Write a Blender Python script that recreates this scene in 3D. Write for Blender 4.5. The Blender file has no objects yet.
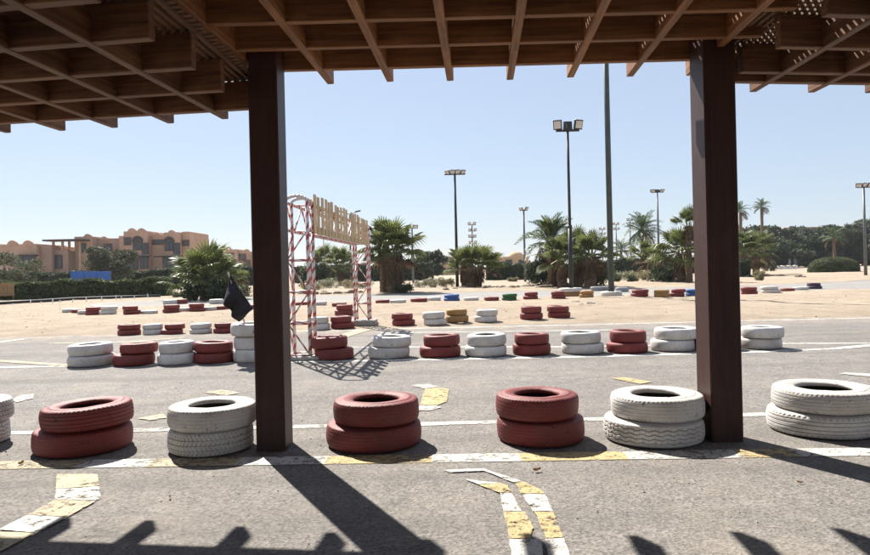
import bpy, bmesh, math, random
import numpy as np
from mathutils import Vector, Matrix, Euler, Quaternion, noise as mnoise

# ------------------------------------------------------------------ camera, sky, sun, exposure
scn = bpy.context.scene
C = scn.collection
F = 683.0; CX = 435.0; CY = 270.0; EYE = 1.2; ROLL = math.radians(1.35)
cam_d = bpy.data.cameras.new('camera'); cam = bpy.data.objects.new('camera', cam_d); C.objects.link(cam)
cam_d.sensor_width = 36.0; cam_d.lens = 36.0 * F / 870.0
cam_d.shift_y = -(277.5 - CY) / 870.0
cam_d.clip_start = 0.05; cam_d.clip_end = 6000
RV = Vector((math.cos(ROLL), 0, -math.sin(ROLL))); UV = Vector((math.sin(ROLL), 0, math.cos(ROLL))); FV = Vector((0, 1, 0))
cam.matrix_world = Matrix(((RV.x, UV.x, 0, 0), (RV.y, UV.y, -1, 0), (RV.z, UV.z, 0, EYE), (0, 0, 0, 1)))
scn.camera = cam

SUN_AZ = math.radians(-27.8)      # left of the view direction
SUN_EL = math.radians(46.9)
world = bpy.data.worlds.new('World'); scn.world = world; world.use_nodes = True
wn = world.node_tree.nodes; wl = world.node_tree.links
bg = wn['Background']; sky = wn.new('ShaderNodeTexSky'); sky.sky_type = 'NISHITA'; sky.sun_disc = False
sky.sun_elevation = SUN_EL; sky.sun_rotation = SUN_AZ
sky.altitude = 0; sky.air_density = 1.0; sky.dust_density = 0.4; sky.ozone_density = 1.0
veil = wn.new('ShaderNodeMix'); veil.data_type = 'RGBA'; veil.inputs[0].default_value = .58      # even pale desert haze over the whole dome
veil.inputs[7].default_value = (5.55, 6.4, 8.05, 1); wl.new(sky.outputs[0], veil.inputs[6])
wl.new(veil.outputs[2], bg.inputs[0]); bg.inputs[1].default_value = 0.0515
sun_d = bpy.data.lights.new('sun', 'SUN'); sun_d.energy = 5.0; sun_d.angle = math.radians(0.53); sun_d.color = (1.0, 0.955, 0.88)
sun = bpy.data.objects.new('sun', sun_d); C.objects.link(sun)
SV = Vector((math.sin(SUN_AZ) * math.cos(SUN_EL), math.cos(SUN_AZ) * math.cos(SUN_EL), math.sin(SUN_EL)))
sun.rotation_euler = SV.to_track_quat('Z', 'Y').to_euler(); sun.location = SV * 60
vs = scn.view_settings; vs.view_transform = 'Standard'; vs.look = 'None'; vs.exposure = 1.2; vs.gamma = 1.0; vs.use_curve_mapping = False

# ------------------------------------------------------------------ pixel helpers (photo pixels, 870 x 555)
def ray(px, py):
    return RV * ((px - CX) / F) + UV * ((CY - py) / F) + FV
def ground(px, py, z=0.0):
    d = ray(px, py)
    t = (EYE - z) / -d.z
    return Vector((d.x * t, d.y * t, z))
def at(px, py, Y):
    d = ray(px, py); return Vector((d.x * Y, Y, EYE + d.z * Y))

# ------------------------------------------------------------------ materials
MATS = {}
def nodes_of(name):
    m = bpy.data.materials.new(name); m.use_nodes = True
    nt = m.node_tree; b = nt.nodes['Principled BSDF']
    return m, nt, b
def N(nt, t, **kw):
    n = nt.nodes.new(t)
    for k, v in kw.items():
        if k.startswith('i_'):
            key = k[2:]
            n.inputs[int(key) if key.isdigit() else key.replace('_', ' ')].default_value = v
        else: setattr(n, k, v)
    return n
def col4(c): return (c[0], c[1], c[2], 1.0)
def ramp(nt, fac, stops):
    r = nt.nodes.new('ShaderNodeValToRGB')
    e = r.color_ramp.elements
    while len(e) < len(stops): e.new(0.5)
    for el, (p, c) in zip(e, stops):
        el.position = p; el.color = col4(c) if not isinstance(c, (int, float)) else (c, c, c, 1)
    nt.links.new(fac, r.inputs[0]); return r
def mix(nt, fac, a, b, mode='MIX'):
    m = nt.nodes.new('ShaderNodeMix'); m.data_type = 'RGBA'; m.blend_type = mode
    for s, v in ((0, fac), (6, a), (7, b)):
        if isinstance(v, (int, float)): m.inputs[s].default_value = v
        elif isinstance(v, tuple): m.inputs[s].default_value = col4(v)
        else: nt.links.new(v, m.inputs[s])
    return m.outputs[2]
def bump(nt, b, h, strength, dist):
    bp = N(nt, 'ShaderNodeBump', i_Strength=strength, i_Distance=dist)
    nt.links.new(h, bp.inputs['Height']); nt.links.new(bp.outputs[0], b.inputs['Normal'])
def objco(nt, scale=(1, 1, 1)):
    tc = nt.nodes.new('ShaderNodeTexCoord'); mp = nt.nodes.new('ShaderNodeMapping'); mp.inputs['Scale'].default_value = scale
    nt.links.new(tc.outputs['Object'], mp.inputs[0]); return mp.outputs[0]
def noise_t(nt, co, scale, detail=4, rough=.55):
    n = N(nt, 'ShaderNodeTexNoise', i_Scale=scale, i_Detail=detail, i_Roughness=rough)
    nt.links.new(co, n.inputs['Vector']); return n.outputs['Fac']

def plain(name, c, rough=.6, var=.18, scale=3.0, bmp=0.0, metal=0.0, spec=.4):
    if name in MATS: return MATS[name]
    m, nt, b = nodes_of(name); co = objco(nt)
    n = noise_t(nt, co, scale, 5)
    r = ramp(nt, n, [(.3, tuple(x * (1 - var) for x in c)), (.7, tuple(min(1, x * (1 + var)) for x in c))])
    nt.links.new(r.outputs[0], b.inputs['Base Color'])
    b.inputs['Roughness'].default_value = rough; b.inputs['Metallic'].default_value = metal; b.inputs['Specular IOR Level'].default_value = spec
    if bmp: bump(nt, b, noise_t(nt, co, scale * 8, 4), .6, bmp)
    MATS[name] = m; return m

def m_asphalt(name, dark, light):
    m, nt, b = nodes_of(name); co = objco(nt)
    big = noise_t(nt, co, .35, 5, .6); mid = noise_t(nt, co, 6, 6, .65); fine = noise_t(nt, co, 95, 3, .6)
    v = N(nt, 'ShaderNodeTexVoronoi', i_Scale=75.0); nt.links.new(co, v.inputs['Vector'])
    c1 = ramp(nt, big, [(.3, dark), (.7, light)]).outputs[0]
    c2 = mix(nt, .55, c1, ramp(nt, mid, [(.3, (.45,) * 3), (.72, (1.0, .99, .97))]).outputs[0], 'MULTIPLY')
    c3 = mix(nt, .8, c2, ramp(nt, v.outputs['Color'], [(.15, (.5, .49, .48)), (.5, (.93, .91, .89)), (.95, (1.4, 1.36, 1.3))]).outputs[0], 'MULTIPLY')
    sp_ = noise_t(nt, co, 42, 3, .7)
    c3 = mix(nt, ramp(nt, sp_, [(.34, .4), (.45, 0.0)]).outputs[0], c3, tuple(x * .35 for x in dark))
    c3 = mix(nt, ramp(nt, sp_, [(.58, 0.0), (.7, .3)]).outputs[0], c3, tuple(min(1, x * 1.45) for x in light))
    dust = noise_t(nt, co, 1.1, 7, .7)
    c4 = mix(nt, ramp(nt, dust, [(.5, 0.0), (.8, .55)]).outputs[0], c3, (.29, .245, .19))
    cs = objco(nt, (.045, 1.5, 1)); rub = noise_t(nt, cs, 1.3, 5, .6)
    c4 = mix(nt, ramp(nt, rub, [(.5, 0.0), (.66, .42)]).outputs[0], c4, tuple(x * .52 for x in dark))
    oil = noise_t(nt, co, 1.9, 4, .5)
    c4 = mix(nt, ramp(nt, oil, [(.66, 0.0), (.74, .45)]).outputs[0], c4, tuple(x * .45 for x in dark))
    sp = nt.nodes.new('ShaderNodeSeparateXYZ'); nt.links.new(co, sp.inputs[0])
    ed = nt.nodes.new('ShaderNodeMapRange'); ed.inputs[1].default_value = 12.9; ed.inputs[2].default_value = 14.6; nt.links.new(sp.outputs[1], ed.inputs[0])
    em = nt.nodes.new('ShaderNodeMath'); em.operation = 'MULTIPLY'; nt.links.new(ed.outputs[0], em.inputs[0]); nt.links.new(ramp(nt, noise_t(nt, co, 2.6, 6, .7), [(.4, 0.0), (.62, 1.0)]).outputs[0], em.inputs[1])
    if name == 'asphalt': c4 = mix(nt, em.outputs[0], c4, (.36, .28, .205))
    # small dark pits
    v2 = N(nt, 'ShaderNodeTexVoronoi', i_Scale=22.0); nt.links.new(co, v2.inputs['Vector'])
    pits = ramp(nt, v2.outputs['Distance'], [(.05, 1.0), (.13, 0.0)]).outputs[0]
    msk = ramp(nt, noise_t(nt, co, 9, 2), [(.52, 0.0), (.6, .75)]).outputs[0]
    pm = mix(nt, 1.0, pits, msk, 'MULTIPLY')
    c5 = mix(nt, pm, c4, (.05, .048, .045))
    vc = N(nt, 'ShaderNodeTexVoronoi', i_Scale=.42, feature='DISTANCE_TO_EDGE')
    wv = nt.nodes.new('ShaderNodeVectorMath'); wv.operation = 'MULTIPLY_ADD'
    nn = N(nt, 'ShaderNodeTexNoise', i_Scale=1.7, i_Detail=6.0, i_Roughness=.6); nt.links.new(co, nn.inputs['Vector'])
    nt.links.new(nn.outputs['Color'], wv.inputs[0]); wv.inputs[1].default_value = (1.1, 1.1, 0); nt.links.new(co, wv.inputs[2])
    nt.links.new(wv.outputs[0], vc.inputs['Vector'])
    crk = ramp(nt, vc.outputs['Distance'], [(0.0, .8), (.008, 0.0)]).outputs[0]
    crk = mix(nt, 1.0, crk, ramp(nt, noise_t(nt, co, .8, 3), [(.56, 0.0), (.68, .7)]).outputs[0], 'MULTIPLY')
    c5 = mix(nt, crk, c5, (.045, .042, .04))
    nt.links.new(c5, b.inputs['Base Color']); b.inputs['Roughness'].default_value = .93; b.inputs['Specular IOR Level'].default_value = .25
    h = nt.nodes.new('ShaderNodeMath'); h.operation = 'MULTIPLY_ADD'; nt.links.new(v.outputs['Distance'], h.inputs[0]); h.inputs[1].default_value = 1.0
    nt.links.new(fine, h.inputs[2])
    bump(nt, b, h.outputs[0], .45, .006)
    return m
def m_sand():
    m, nt, b = nodes_of('sand'); co = objco(nt)
    big = noise_t(nt, co, .12, 5, .6); mid = noise_t(nt, co, 1.3, 7, .65); fine = noise_t(nt, co, 26, 5, .7)
    c1 = ramp(nt, big, [(.3, (.36, .288, .216)), (.7, (.45, .367, .285))]).outputs[0]
    c2 = mix(nt, .6, c1, ramp(nt, mid, [(.3, (.6, .58, .55)), (.65, (1.05, 1.04, 1.0))]).outputs[0], 'MULTIPLY')
    v = N(nt, 'ShaderNodeTexVoronoi', i_Scale=9.0); nt.links.new(co, v.inputs['Vector'])
    st = ramp(nt, v.outputs['Distance'], [(.1, 1.0), (.2, 0.0)]).outputs[0]
    st = mix(nt, 1.0, st, ramp(nt, noise_t(nt, co, 3.1, 3), [(.5, 0.0), (.6, .7)]).outputs[0], 'MULTIPLY')
    c3 = mix(nt, st, c2, (.22, .17, .12))
    nt.links.new(c3, b.inputs['Base Color']); b.inputs['Roughness'].default_value = .95; b.inputs['Specular IOR Level'].default_value = .15
    h = nt.nodes.new('ShaderNodeMath'); h.operation = 'MULTIPLY_ADD'; nt.links.new(mid, h.inputs[0]); h.inputs[1].default_value = 2.2; nt.links.new(fine, h.inputs[2])
    bump(nt, b, h.outputs[0], 1.0, .05)
    return m
def m_paint(name, c):
    m, nt, b = nodes_of(name)
    co = objco(nt)
    n = noise_t(nt, co, 16, 7, .75); n2 = noise_t(nt, co, 2.0, 4)
    v = N(nt, 'ShaderNodeTexVoronoi', i_Scale=75.0); nt.links.new(co, v.inputs['Vector'])
    cc = mix(nt, .45, c, ramp(nt, n2, [(.3, (.62, .6, .55)), (.7, (1.0, 1.0, 1.0))]).outputs[0], 'MULTIPLY')
    cc = mix(nt, ramp(nt, v.outputs['Color'], [(.1, .4), (.5, 0.0)]).outputs[0], cc, (.3, .28, .25))
    nt.links.new(cc, b.inputs['Base Color']); b.inputs['Roughness'].default_value = .8; b.inputs['Specular IOR Level'].default_value = .25
    bump(nt, b, v.outputs['Distance'], .6, .006)
    tr = nt.nodes.new('ShaderNodeBsdfTransparent'); ms = nt.nodes.new('ShaderNodeMixShader')
    a = nt.nodes.new('ShaderNodeMath'); a.operation = 'MULTIPLY_ADD'; nt.links.new(n2, a.inputs[0]); a.inputs[1].default_value = .35; nt.links.new(n, a.inputs[2])
    a2 = nt.nodes.new('ShaderNodeMath'); a2.operation = 'MULTIPLY_ADD'; nt.links.new(v.outputs['Distance'], a2.inputs[0]); a2.inputs[1].default_value = -.16; nt.links.new(a.outputs[0], a2.inputs[2]); a = a2
    al = ramp(nt, a.outputs[0], [(.44, 0.0), (.60, 1.0)])
    nt.links.new(al.outputs[0], ms.inputs[0]); nt.links.new(tr.outputs[0], ms.inputs[1]); nt.links.new(b.outputs[0], ms.inputs[2])
    nt.links.new(ms.outputs[0], nt.nodes['Material Output'].inputs[0])
    return m
def m_wood(name, a, c, rough=.62):
    m, nt, b = nodes_of(name); co = objco(nt, (1.2, 26, 26))
    oi = nt.nodes.new('ShaderNodeObjectInfo')
    ad = nt.nodes.new('ShaderNodeVectorMath'); ad.operation = 'ADD'
    cmb = nt.nodes.new('ShaderNodeCombineXYZ')
    ml = nt.nodes.new('ShaderNodeMath'); ml.operation = 'MULTIPLY'; ml.inputs[1].default_value = 57.0; nt.links.new(oi.outputs['Random'], ml.inputs[0])
    for k in range(3): nt.links.new(ml.outputs[0], cmb.inputs[k])
    nt.links.new(co, ad.inputs[0]); nt.links.new(cmb.outputs[0], ad.inputs[1])
    n = noise_t(nt, ad.outputs[0], 1.6, 7, .6)
    cc = ramp(nt, n, [(.3, a), (.68, c)]).outputs[0]
    cc = mix(nt, .5, cc, ramp(nt, oi.outputs['Random'], [(0, (.65, .62, .6)), (1, (1.2, 1.15, 1.1))]).outputs[0], 'MULTIPLY')
    co2 = objco(nt, (1, 1, 1)); kn = noise_t(nt, co2, 2.2, 5, .7)
    cc = mix(nt, ramp(nt, kn, [(.55, 0.0), (.75, .4)]).outputs[0], cc, tuple(min(1, x * 1.5 + .02) for x in c))
    nt.links.new(cc, b.inputs['Base Color']); b.inputs['Roughness'].default_value = rough; b.inputs['Specular IOR Level'].default_value = .3
    bump(nt, b, n, .5, .004)
    return m
def m_tyrepaint(name, c, worn, amount=.56, dirt=(.30, .25, .19)):
    m, nt, b = nodes_of(name); co0 = objco(nt)
    oi = nt.nodes.new('ShaderNodeObjectInfo')
    ad = nt.nodes.new('ShaderNodeVectorMath'); ad.operation = 'ADD'; cmb = nt.nodes.new('ShaderNodeCombineXYZ')
    ml = nt.nodes.new('ShaderNodeMath'); ml.operation = 'MULTIPLY'; ml.inputs[1].default_value = 31.0; nt.links.new(oi.outputs['Random'], ml.inputs[0])
    for k in range(3): nt.links.new(ml.outputs[0], cmb.inputs[k])
    nt.links.new(co0, ad.inputs[0]); nt.links.new(cmb.outputs[0], ad.inputs[1]); co = ad.outputs[0]
    big = noise_t(nt, co, 4.5, 5, .65); chip = noise_t(nt, co, 17, 8, .72); fine = noise_t(nt, co, 70, 4, .6)
    cc = mix(nt, ramp(nt, big, [(.42, 0.0), (.72, .6)]).outputs[0], c, dirt)
    cc = mix(nt, .35, cc, ramp(nt, fine, [(.3, (.6, .58, .55)), (.65, (1.08, 1.08, 1.08))]).outputs[0], 'MULTIPLY')
    cc = mix(nt, .5, cc, ramp(nt, oi.outputs['Random'], [(0, (.8, .78, .75)), (1, (1.08, 1.08, 1.08))]).outputs[0], 'MULTIPLY')
    ga = nt.nodes.new('ShaderNodeAttribute'); ga.attribute_name = 'groove'
    gm = nt.nodes.new('ShaderNodeMath'); gm.operation = 'MULTIPLY'; nt.links.new(ga.outputs['Fac'], gm.inputs[0]); nt.links.new(ramp(nt, big, [(.3, .35), (.65, 1.0)]).outputs[0], gm.inputs[1])
    cc = mix(nt, gm.outputs[0], cc, tuple(x * .55 + .02 for x in dirt))
    cc = mix(nt, ramp(nt, chip, [(amount + .07, 0.0), (amount + .1, .9)]).outputs[0], cc, worn)
    nt.links.new(cc, b.inputs['Base Color']); b.inputs['Roughness'].default_value = .58; b.inputs['Specular IOR Level'].default_value = .35
    h = nt.nodes.new('ShaderNodeMath'); h.operation = 'MULTIPLY_ADD'; nt.links.new(chip, h.inputs[0]); h.inputs[1].default_value = 1.3; nt.links.new(fine, h.inputs[2])
    bump(nt, b, h.outputs[0], .55, .006)
    return m
def m_leaf(name, dark, light, trans=.35, rough=.5):
    if name in MATS: return MATS[name]
    m, nt, b = nodes_of(name)
    at_ = nt.nodes.new('ShaderNodeAttribute'); at_.attribute_name = 'tint'
    oi = nt.nodes.new('ShaderNodeObjectInfo')
    add = nt.nodes.new('ShaderNodeMath'); add.operation = 'MULTIPLY_ADD'; add.inputs[1].default_value = .4
    nt.links.new(oi.outputs['Random'], add.inputs[0]); nt.links.new(at_.outputs['Fac'], add.inputs[2])
    cc = ramp(nt, add.outputs[0], [(0.0, dark), (1.0, light)]).outputs[0]
    nt.links.new(cc, b.inputs['Base Color']); b.inputs['Roughness'].default_value = rough; b.inputs['Specular IOR Level'].default_value = .35
    t = nt.nodes.new('ShaderNodeBsdfTranslucent'); nt.links.new(cc, t.inputs[0])
    ms = nt.nodes.new('ShaderNodeMixShader'); ms.inputs[0].default_value = trans
    nt.links.new(b.outputs[0], ms.inputs[1]); nt.links.new(t.outputs[0], ms.inputs[2])
    nt.links.new(ms.outputs[0], nt.nodes['Material Output'].inputs[0])
    MATS[name] = m; return m
def m_tape():
    m, nt, b = nodes_of('striped_tape')
    tc = nt.nodes.new('ShaderNodeTexCoord'); sx = nt.nodes.new('ShaderNodeSeparateXYZ'); nt.links.new(tc.outputs['Object'], sx.inputs[0])
    an = nt.nodes.new('ShaderNodeMath'); an.operation = 'ARCTAN2'; nt.links.new(sx.outputs[1], an.inputs[0]); nt.links.new(sx.outputs[2], an.inputs[1])
    a2 = nt.nodes.new('ShaderNodeMath'); a2.operation = 'MULTIPLY'; a2.inputs[1].default_value = 1 / (2 * math.pi); nt.links.new(an.outputs[0], a2.inputs[0])
    s = nt.nodes.new('ShaderNodeMath'); s.operation = 'MULTIPLY_ADD'; s.inputs[1].default_value = 6.5
    nt.links.new(sx.outputs[0], s.inputs[0]); nt.links.new(a2.outputs[0], s.inputs[2])
    n = noise_t(nt, tc.outputs['Object'], 5, 3)
    s2 = nt.nodes.new('ShaderNodeMath'); s2.operation = 'ADD'; nt.links.new(s.outputs[0], s2.inputs[0]); nt.links.new(n, s2.inputs[1])
    fr = nt.nodes.new('ShaderNodeMath'); fr.operation = 'FRACT'; nt.links.new(s2.outputs[0], fr.inputs[0])
    cc = ramp(nt, fr.outputs[0], [(.55, (.62, .585, .56)), (.60, (.40, .06, .05))]).outputs[0]
    g = noise_t(nt, tc.outputs['Object'], 11, 4)
    cc = mix(nt, ramp(nt, g, [(.6, 0.0), (.66, .7)]).outputs[0], cc, (.34, .27, .22))
    nt.links.new(cc, b.inputs['Base Color']); b.inputs['Roughness'].default_value = .5
    return m

M_ASPH = m_asphalt('asphalt', (.192, .177, .164), (.250, .235, .222))
M_TRACK = m_asphalt('track_asphalt', (.28, .27, .257), (.34, .33, .315))
M_SAND = m_sand()
M_PW = m_paint('white_road_paint', (.56, .54, .50)); M_PY = m_paint('yellow_road_paint', (.48, .365, .175)); M_PC = m_paint('faded_cream_paint', (.44, .37, .25))
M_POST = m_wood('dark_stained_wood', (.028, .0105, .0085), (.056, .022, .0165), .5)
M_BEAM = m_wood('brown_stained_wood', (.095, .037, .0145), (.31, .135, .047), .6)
M_BEAM2 = m_wood('weathered_brown_wood', (.06, .026, .0135), (.205, .096, .043), .62)
M_LATH = m_wood('lath_wood', (.09, .045, .021), (.19, .10, .05), .7)
M_RED = m_tyrepaint('red_tyre_paint', (.20, .032, .028), (.03, .02, .019), .55, (.15, .06, .046))
M_WHITE = m_tyrepaint('white_tyre_paint', (.60, .575, .545), (.09, .075, .065), .55, (.36, .30, .24))
M_GREY = m_tyrepaint('grey_tyre_paint', (.27, .27, .29), (.12, .11, .1), .6)
M_YEL = m_tyrepaint('ochre_tyre_paint', (.34, .17, .04), (.1, .07, .05), .6)
M_BLUE = m_tyrepaint('blue_tyre_paint', (.03, .095, .29), (.06, .06, .07), .6, (.10, .14, .25))
M_GREEN = m_tyrepaint('green_tyre_paint', (.03, .12, .035), (.06, .06, .05), .6, (.1, .15, .08))
M_PURP = m_tyrepaint('purple_tyre_paint', (.06, .03, .06), (.05, .04, .05), .6, (.12, .08, .1))
M_RUB = plain('black_rubber', (.022, .021, .02), .75, .3, 12, .002)
M_TAPE = m_tape()
M_STEEL = plain('dark_galvanised_steel', (.03, .032, .034), .5, .3, 4, 0, .3)
M_PALE_STEEL = plain('grey_steel', (.12, .125, .13), .5, .2, 4, 0, .3)
M_LENS = plain('lamp_glass', (.55, .5, .46), .15, .08, 6, 0, 0, .6)
M_BLACK = plain('black_housing', (.025, .026, .03), .5, .2, 6)

# ------------------------------------------------------------------ object helpers
def tag(o, label=None, cat=None, group=None, kind=None):
    if label: o['label'] = label
    if cat: o['category'] = cat
    if group: o['group'] = group
    if kind: o['kind'] = kind
    return o
def link_mesh(name, me, mat=None, parent=None, loc=None):
    o = bpy.data.objects.new(name, me); C.objects.link(o)
    if mat is not None:
        if len(me.materials) == 0: me.materials.append(mat)
    if parent is not None:
        o.parent = parent
        o.matrix_parent_inverse = Matrix.Translation(-base_of(parent))
    if loc is not None: o.location = loc
    return o
BASES = {}
def base_of(p): return BASES.get(p.name, Vector((0, 0, 0)))
def thing(name, loc, label, cat, group=None):
    o = bpy.data.objects.new(name, None); o.empty_display_size = .2; C.objects.link(o); o.location = loc
    BASES[o.name] = Vector(loc); return tag(o, label, cat, group)
def from_arrays(name, verts, faces, smooth=False):
    me = bpy.data.meshes.new(name); me.from_pydata([tuple(v) for v in verts], [], faces); me.validate(); me.update()
    if smooth: me.shade_smooth()
    return me
def bm_mesh(name, bm, smooth=False):
    me = bpy.data.meshes.new(name); bm.normal_update(); bm.to_mesh(me); bm.free()
    if smooth: me.shade_smooth()
    return me
def box_mesh(name, sx, sy, sz, bevel=0.0, seg=1):
    bm = bmesh.new(); bmesh.ops.create_cube(bm, size=1.0)
    bmesh.ops.scale(bm, vec=(sx, sy, sz), verts=bm.verts)
    if bevel: bmesh.ops.bevel(bm, geom=list(bm.edges), offset=bevel, segments=seg, affect='EDGES')
    return bm_mesh(name, bm)
def frame_from(p0, p1, up=Vector((0, 0, 1))):
    x = (p1 - p0).normalized(); 
    if abs(x.dot(up)) > .99: up = Vector((0, 1, 0))
    y = up.cross(x).normalized(); z = x.cross(y)
    return Matrix(((x.x, y.x, z.x), (x.y, y.y, z.y), (x.z, y.z, z.z))).to_4x4()
def board(name, p0, p1, w, h, mat, parent, bevel=.004):
    p0 = Vector(p0); p1 = Vector(p1); L = (p1 - p0).length
    o = link_mesh(name, box_mesh(name, L, w, h, bevel), mat, parent)
    o.matrix_basis = Matrix.Translation((p0 + p1) / 2) @ frame_from(p0, p1); return o
def tube_mesh(name, L, r0, r1, seg=10):          # local X along the length
    bm = bmesh.new()
    a = [bm.verts.new((-L / 2, r0 * math.cos(2 * math.pi * i / seg), r0 * math.sin(2 * math.pi * i / seg))) for i in range(seg)]
    b = [bm.verts.new((L / 2, r1 * math.cos(2 * math.pi * i / seg), r1 * math.sin(2 * math.pi * i / seg))) for i in range(seg)]
    for i in range(seg):
        f = bm.faces.new((a[i], a[(i + 1) % seg], b[(i + 1) % seg], b[i])); f.smooth = True
    bm.faces.new(a[::-1]); bm.faces.new(b)
    bmesh.ops.recalc_face_normals(bm, faces=bm.faces)
    return bm_mesh(name, bm)
def tube(name, p0, p1, r0, mat, parent, r1=None, seg=10):
    p0 = Vector(p0); p1 = Vector(p1)
    o = link_mesh(name, tube_mesh(name, (p1 - p0).length, r0, r0 if r1 is None else r1, seg), mat, parent)
    o.matrix_basis = Matrix.Translation((p0 + p1) / 2) @ frame_from(p0, p1); return o
def pipe_mesh(name, pts, rad, seg=8):            # bent tube through points, rad per point
    V = []; Fc = []
    n = len(pts); pts = [Vector(p) for p in pts]
    for i, p in enumerate(pts):
        t = (pts[min(i + 1, n - 1)] - pts[max(i - 1, 0)]).normalized()
        u = Vector((0, 0, 1)) if abs(t.z) < .95 else Vector((0, 1, 0))
        s = t.cross(u).normalized(); w = s.cross(t)
        for k in range(seg):
            a = 2 * math.pi * k / seg
            V.append(p + (s * math.cos(a) + w * math.sin(a)) * rad[i])
    for i in range(n - 1):
        for k in range(seg):
            Fc.append((i * seg + k, i * seg + (k + 1) % seg, (i + 1) * seg + (k + 1) % seg, (i + 1) * seg + k))
    Fc.append(tuple(range(seg - 1, -1, -1))); Fc.append(tuple((n - 1) * seg + k for k in range(seg)))
    return from_arrays(name, V, Fc, True)

# ------------------------------------------------------------------ ground
LOT_EDGE = 14.45
def lot_edge(x): return LOT_EDGE + .10 * math.sin(x * .9) + .16 * mnoise.noise((x * .45, 3.1, 0)) + .05 * mnoise.noise((x * 2.3, 1.1, 0))
TR_C = 31.8; TR_W = 4.1; TR_L = -15.6
def track_mask(x, y):                              # signed distance to the loop strip (negative inside)
    dx = 0 if x > TR_L + TR_W else (TR_L + TR_W) - x
    yc = TR_C + (0.0 if x < 14 else .035 * (x - 14) ** 2)
    return math.hypot(dx, y - yc) - TR_W
def ground_z(x, y):
    d = min(y - lot_edge(x) if y > 0 else -5, track_mask(x, y))
    if d < 0: return -.05
    k = min(1, d / 1.3); k = k * k * (3 - 2 * k)
    far = 1.0 if y < 60 else max(0, 1 - (y - 60) / 30)
    h = .055 * mnoise.noise((x * .35, y * .35, .3)) + .035 * mnoise.noise((x * 1.2, y * 1.2, 2.3)) + .02 * mnoise.noise((x * 3.1, y * 3.1, 5.3)) + .035
    return max(-.01, k * max(0, h)) * far + .002
def make_ground():
    xs = list(np.arange(-46, 46.01, .4)); ys = list(np.arange(13.2, 62, .3))
    ext = [80, 140, 300, 700, 2500]
    xs = [-e for e in ext[::-1]] + xs + ext
    ys = [-400, -60, -10, 13.0] + ys + [70, 82, 95, 130, 200, 400, 900, 3500]
    V = []; Fc = []
    for y in ys:
        for x in xs:
            inside = abs(x) < 60 and y > 13.5
            z = ground_z(x, y) if inside else (0.0 if y > 16 else -.05)
            V.append((x, y, z))
    w = len(xs)
    for j in range(len(ys) - 1):
        for i in range(w - 1): Fc.append((j * w + i, j * w + i + 1, (j + 1) * w + i + 1, (j + 1) * w + i))
    o = link_mesh('ground', from_arrays('ground', V, Fc, True), M_SAND); tag(o, kind='structure'); return o
make_ground()
def make_lot():
    n = 400; V = []; Fc = []
    for i in range(n + 1):
        x = -48 + 96 * i / n
        V += [(x, -14, 0), (x, lot_edge(x), 0), (x, lot_edge(x) + .06, -.05)]
    for i in range(n):
        a = 3 * i; Fc += [(a, a + 3, a + 4, a + 1), (a + 1, a + 4, a + 5, a + 2)]
    o = link_mesh('asphalt_road', from_arrays('asphalt_road', V, Fc), M_ASPH); return tag(o, kind='structure')
lot = make_lot()
def make_track():
    left = []; right = []
    for k in range(0, 25):                                     # hairpin end
        a = math.pi / 2 + math.pi * k / 24
        left.append((TR_L + TR_W + TR_W * math.cos(a), TR_C + TR_W * math.sin(a)))
    near = [(x, TR_C - TR_W + (0 if x < 14 else .035 * (x - 14) ** 2)) for x in np.arange(TR_L + TR_W + .5, 40, .5)]
    far = [(x, TR_C + TR_W + (0 if x < 14 else .035 * (x - 14) ** 2)) for x in np.arange(40, TR_L + TR_W + .4, -.5)]
    pts = left + near + far
    bm = bmesh.new(); vs_ = [bm.verts.new((x, y, -.004)) for x, y in pts]; f = bm.faces.new(vs_)
    if f.normal.z < 0: f.normal_flip()
    bmesh.ops.triangulate(bm, faces=bm.faces)
    o = link_mesh('kart_track', bm_mesh('kart_track', bm), M_TRACK); tag(o, kind='structure')
    # pale edge line round the hairpin
    V = []; Fc = []
    path = [(x, y) for x, y in far[-14:]] + left + near[:40]
    for i, (x, y) in enumerate(path):
        a = path[max(0, i - 1)]; b = path[min(len(path) - 1, i + 1)]
        t = Vector((b[0] - a[0], b[1] - a[1])).normalized(); nrm = Vector((-t.y, t.x))
        V += [(x + nrm.x * .02, y + nrm.y * .02, .002), (x + nrm.x * .22, y + nrm.y * .22, .002)]
    for i in range(len(path) - 1): Fc.append((2 * i, 2 * i + 1, 2 * i + 3, 2 * i + 2))
    link_mesh('painted_edge_line', from_arrays('painted_edge_line', V, Fc), M_PW, o)
make_track()

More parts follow.
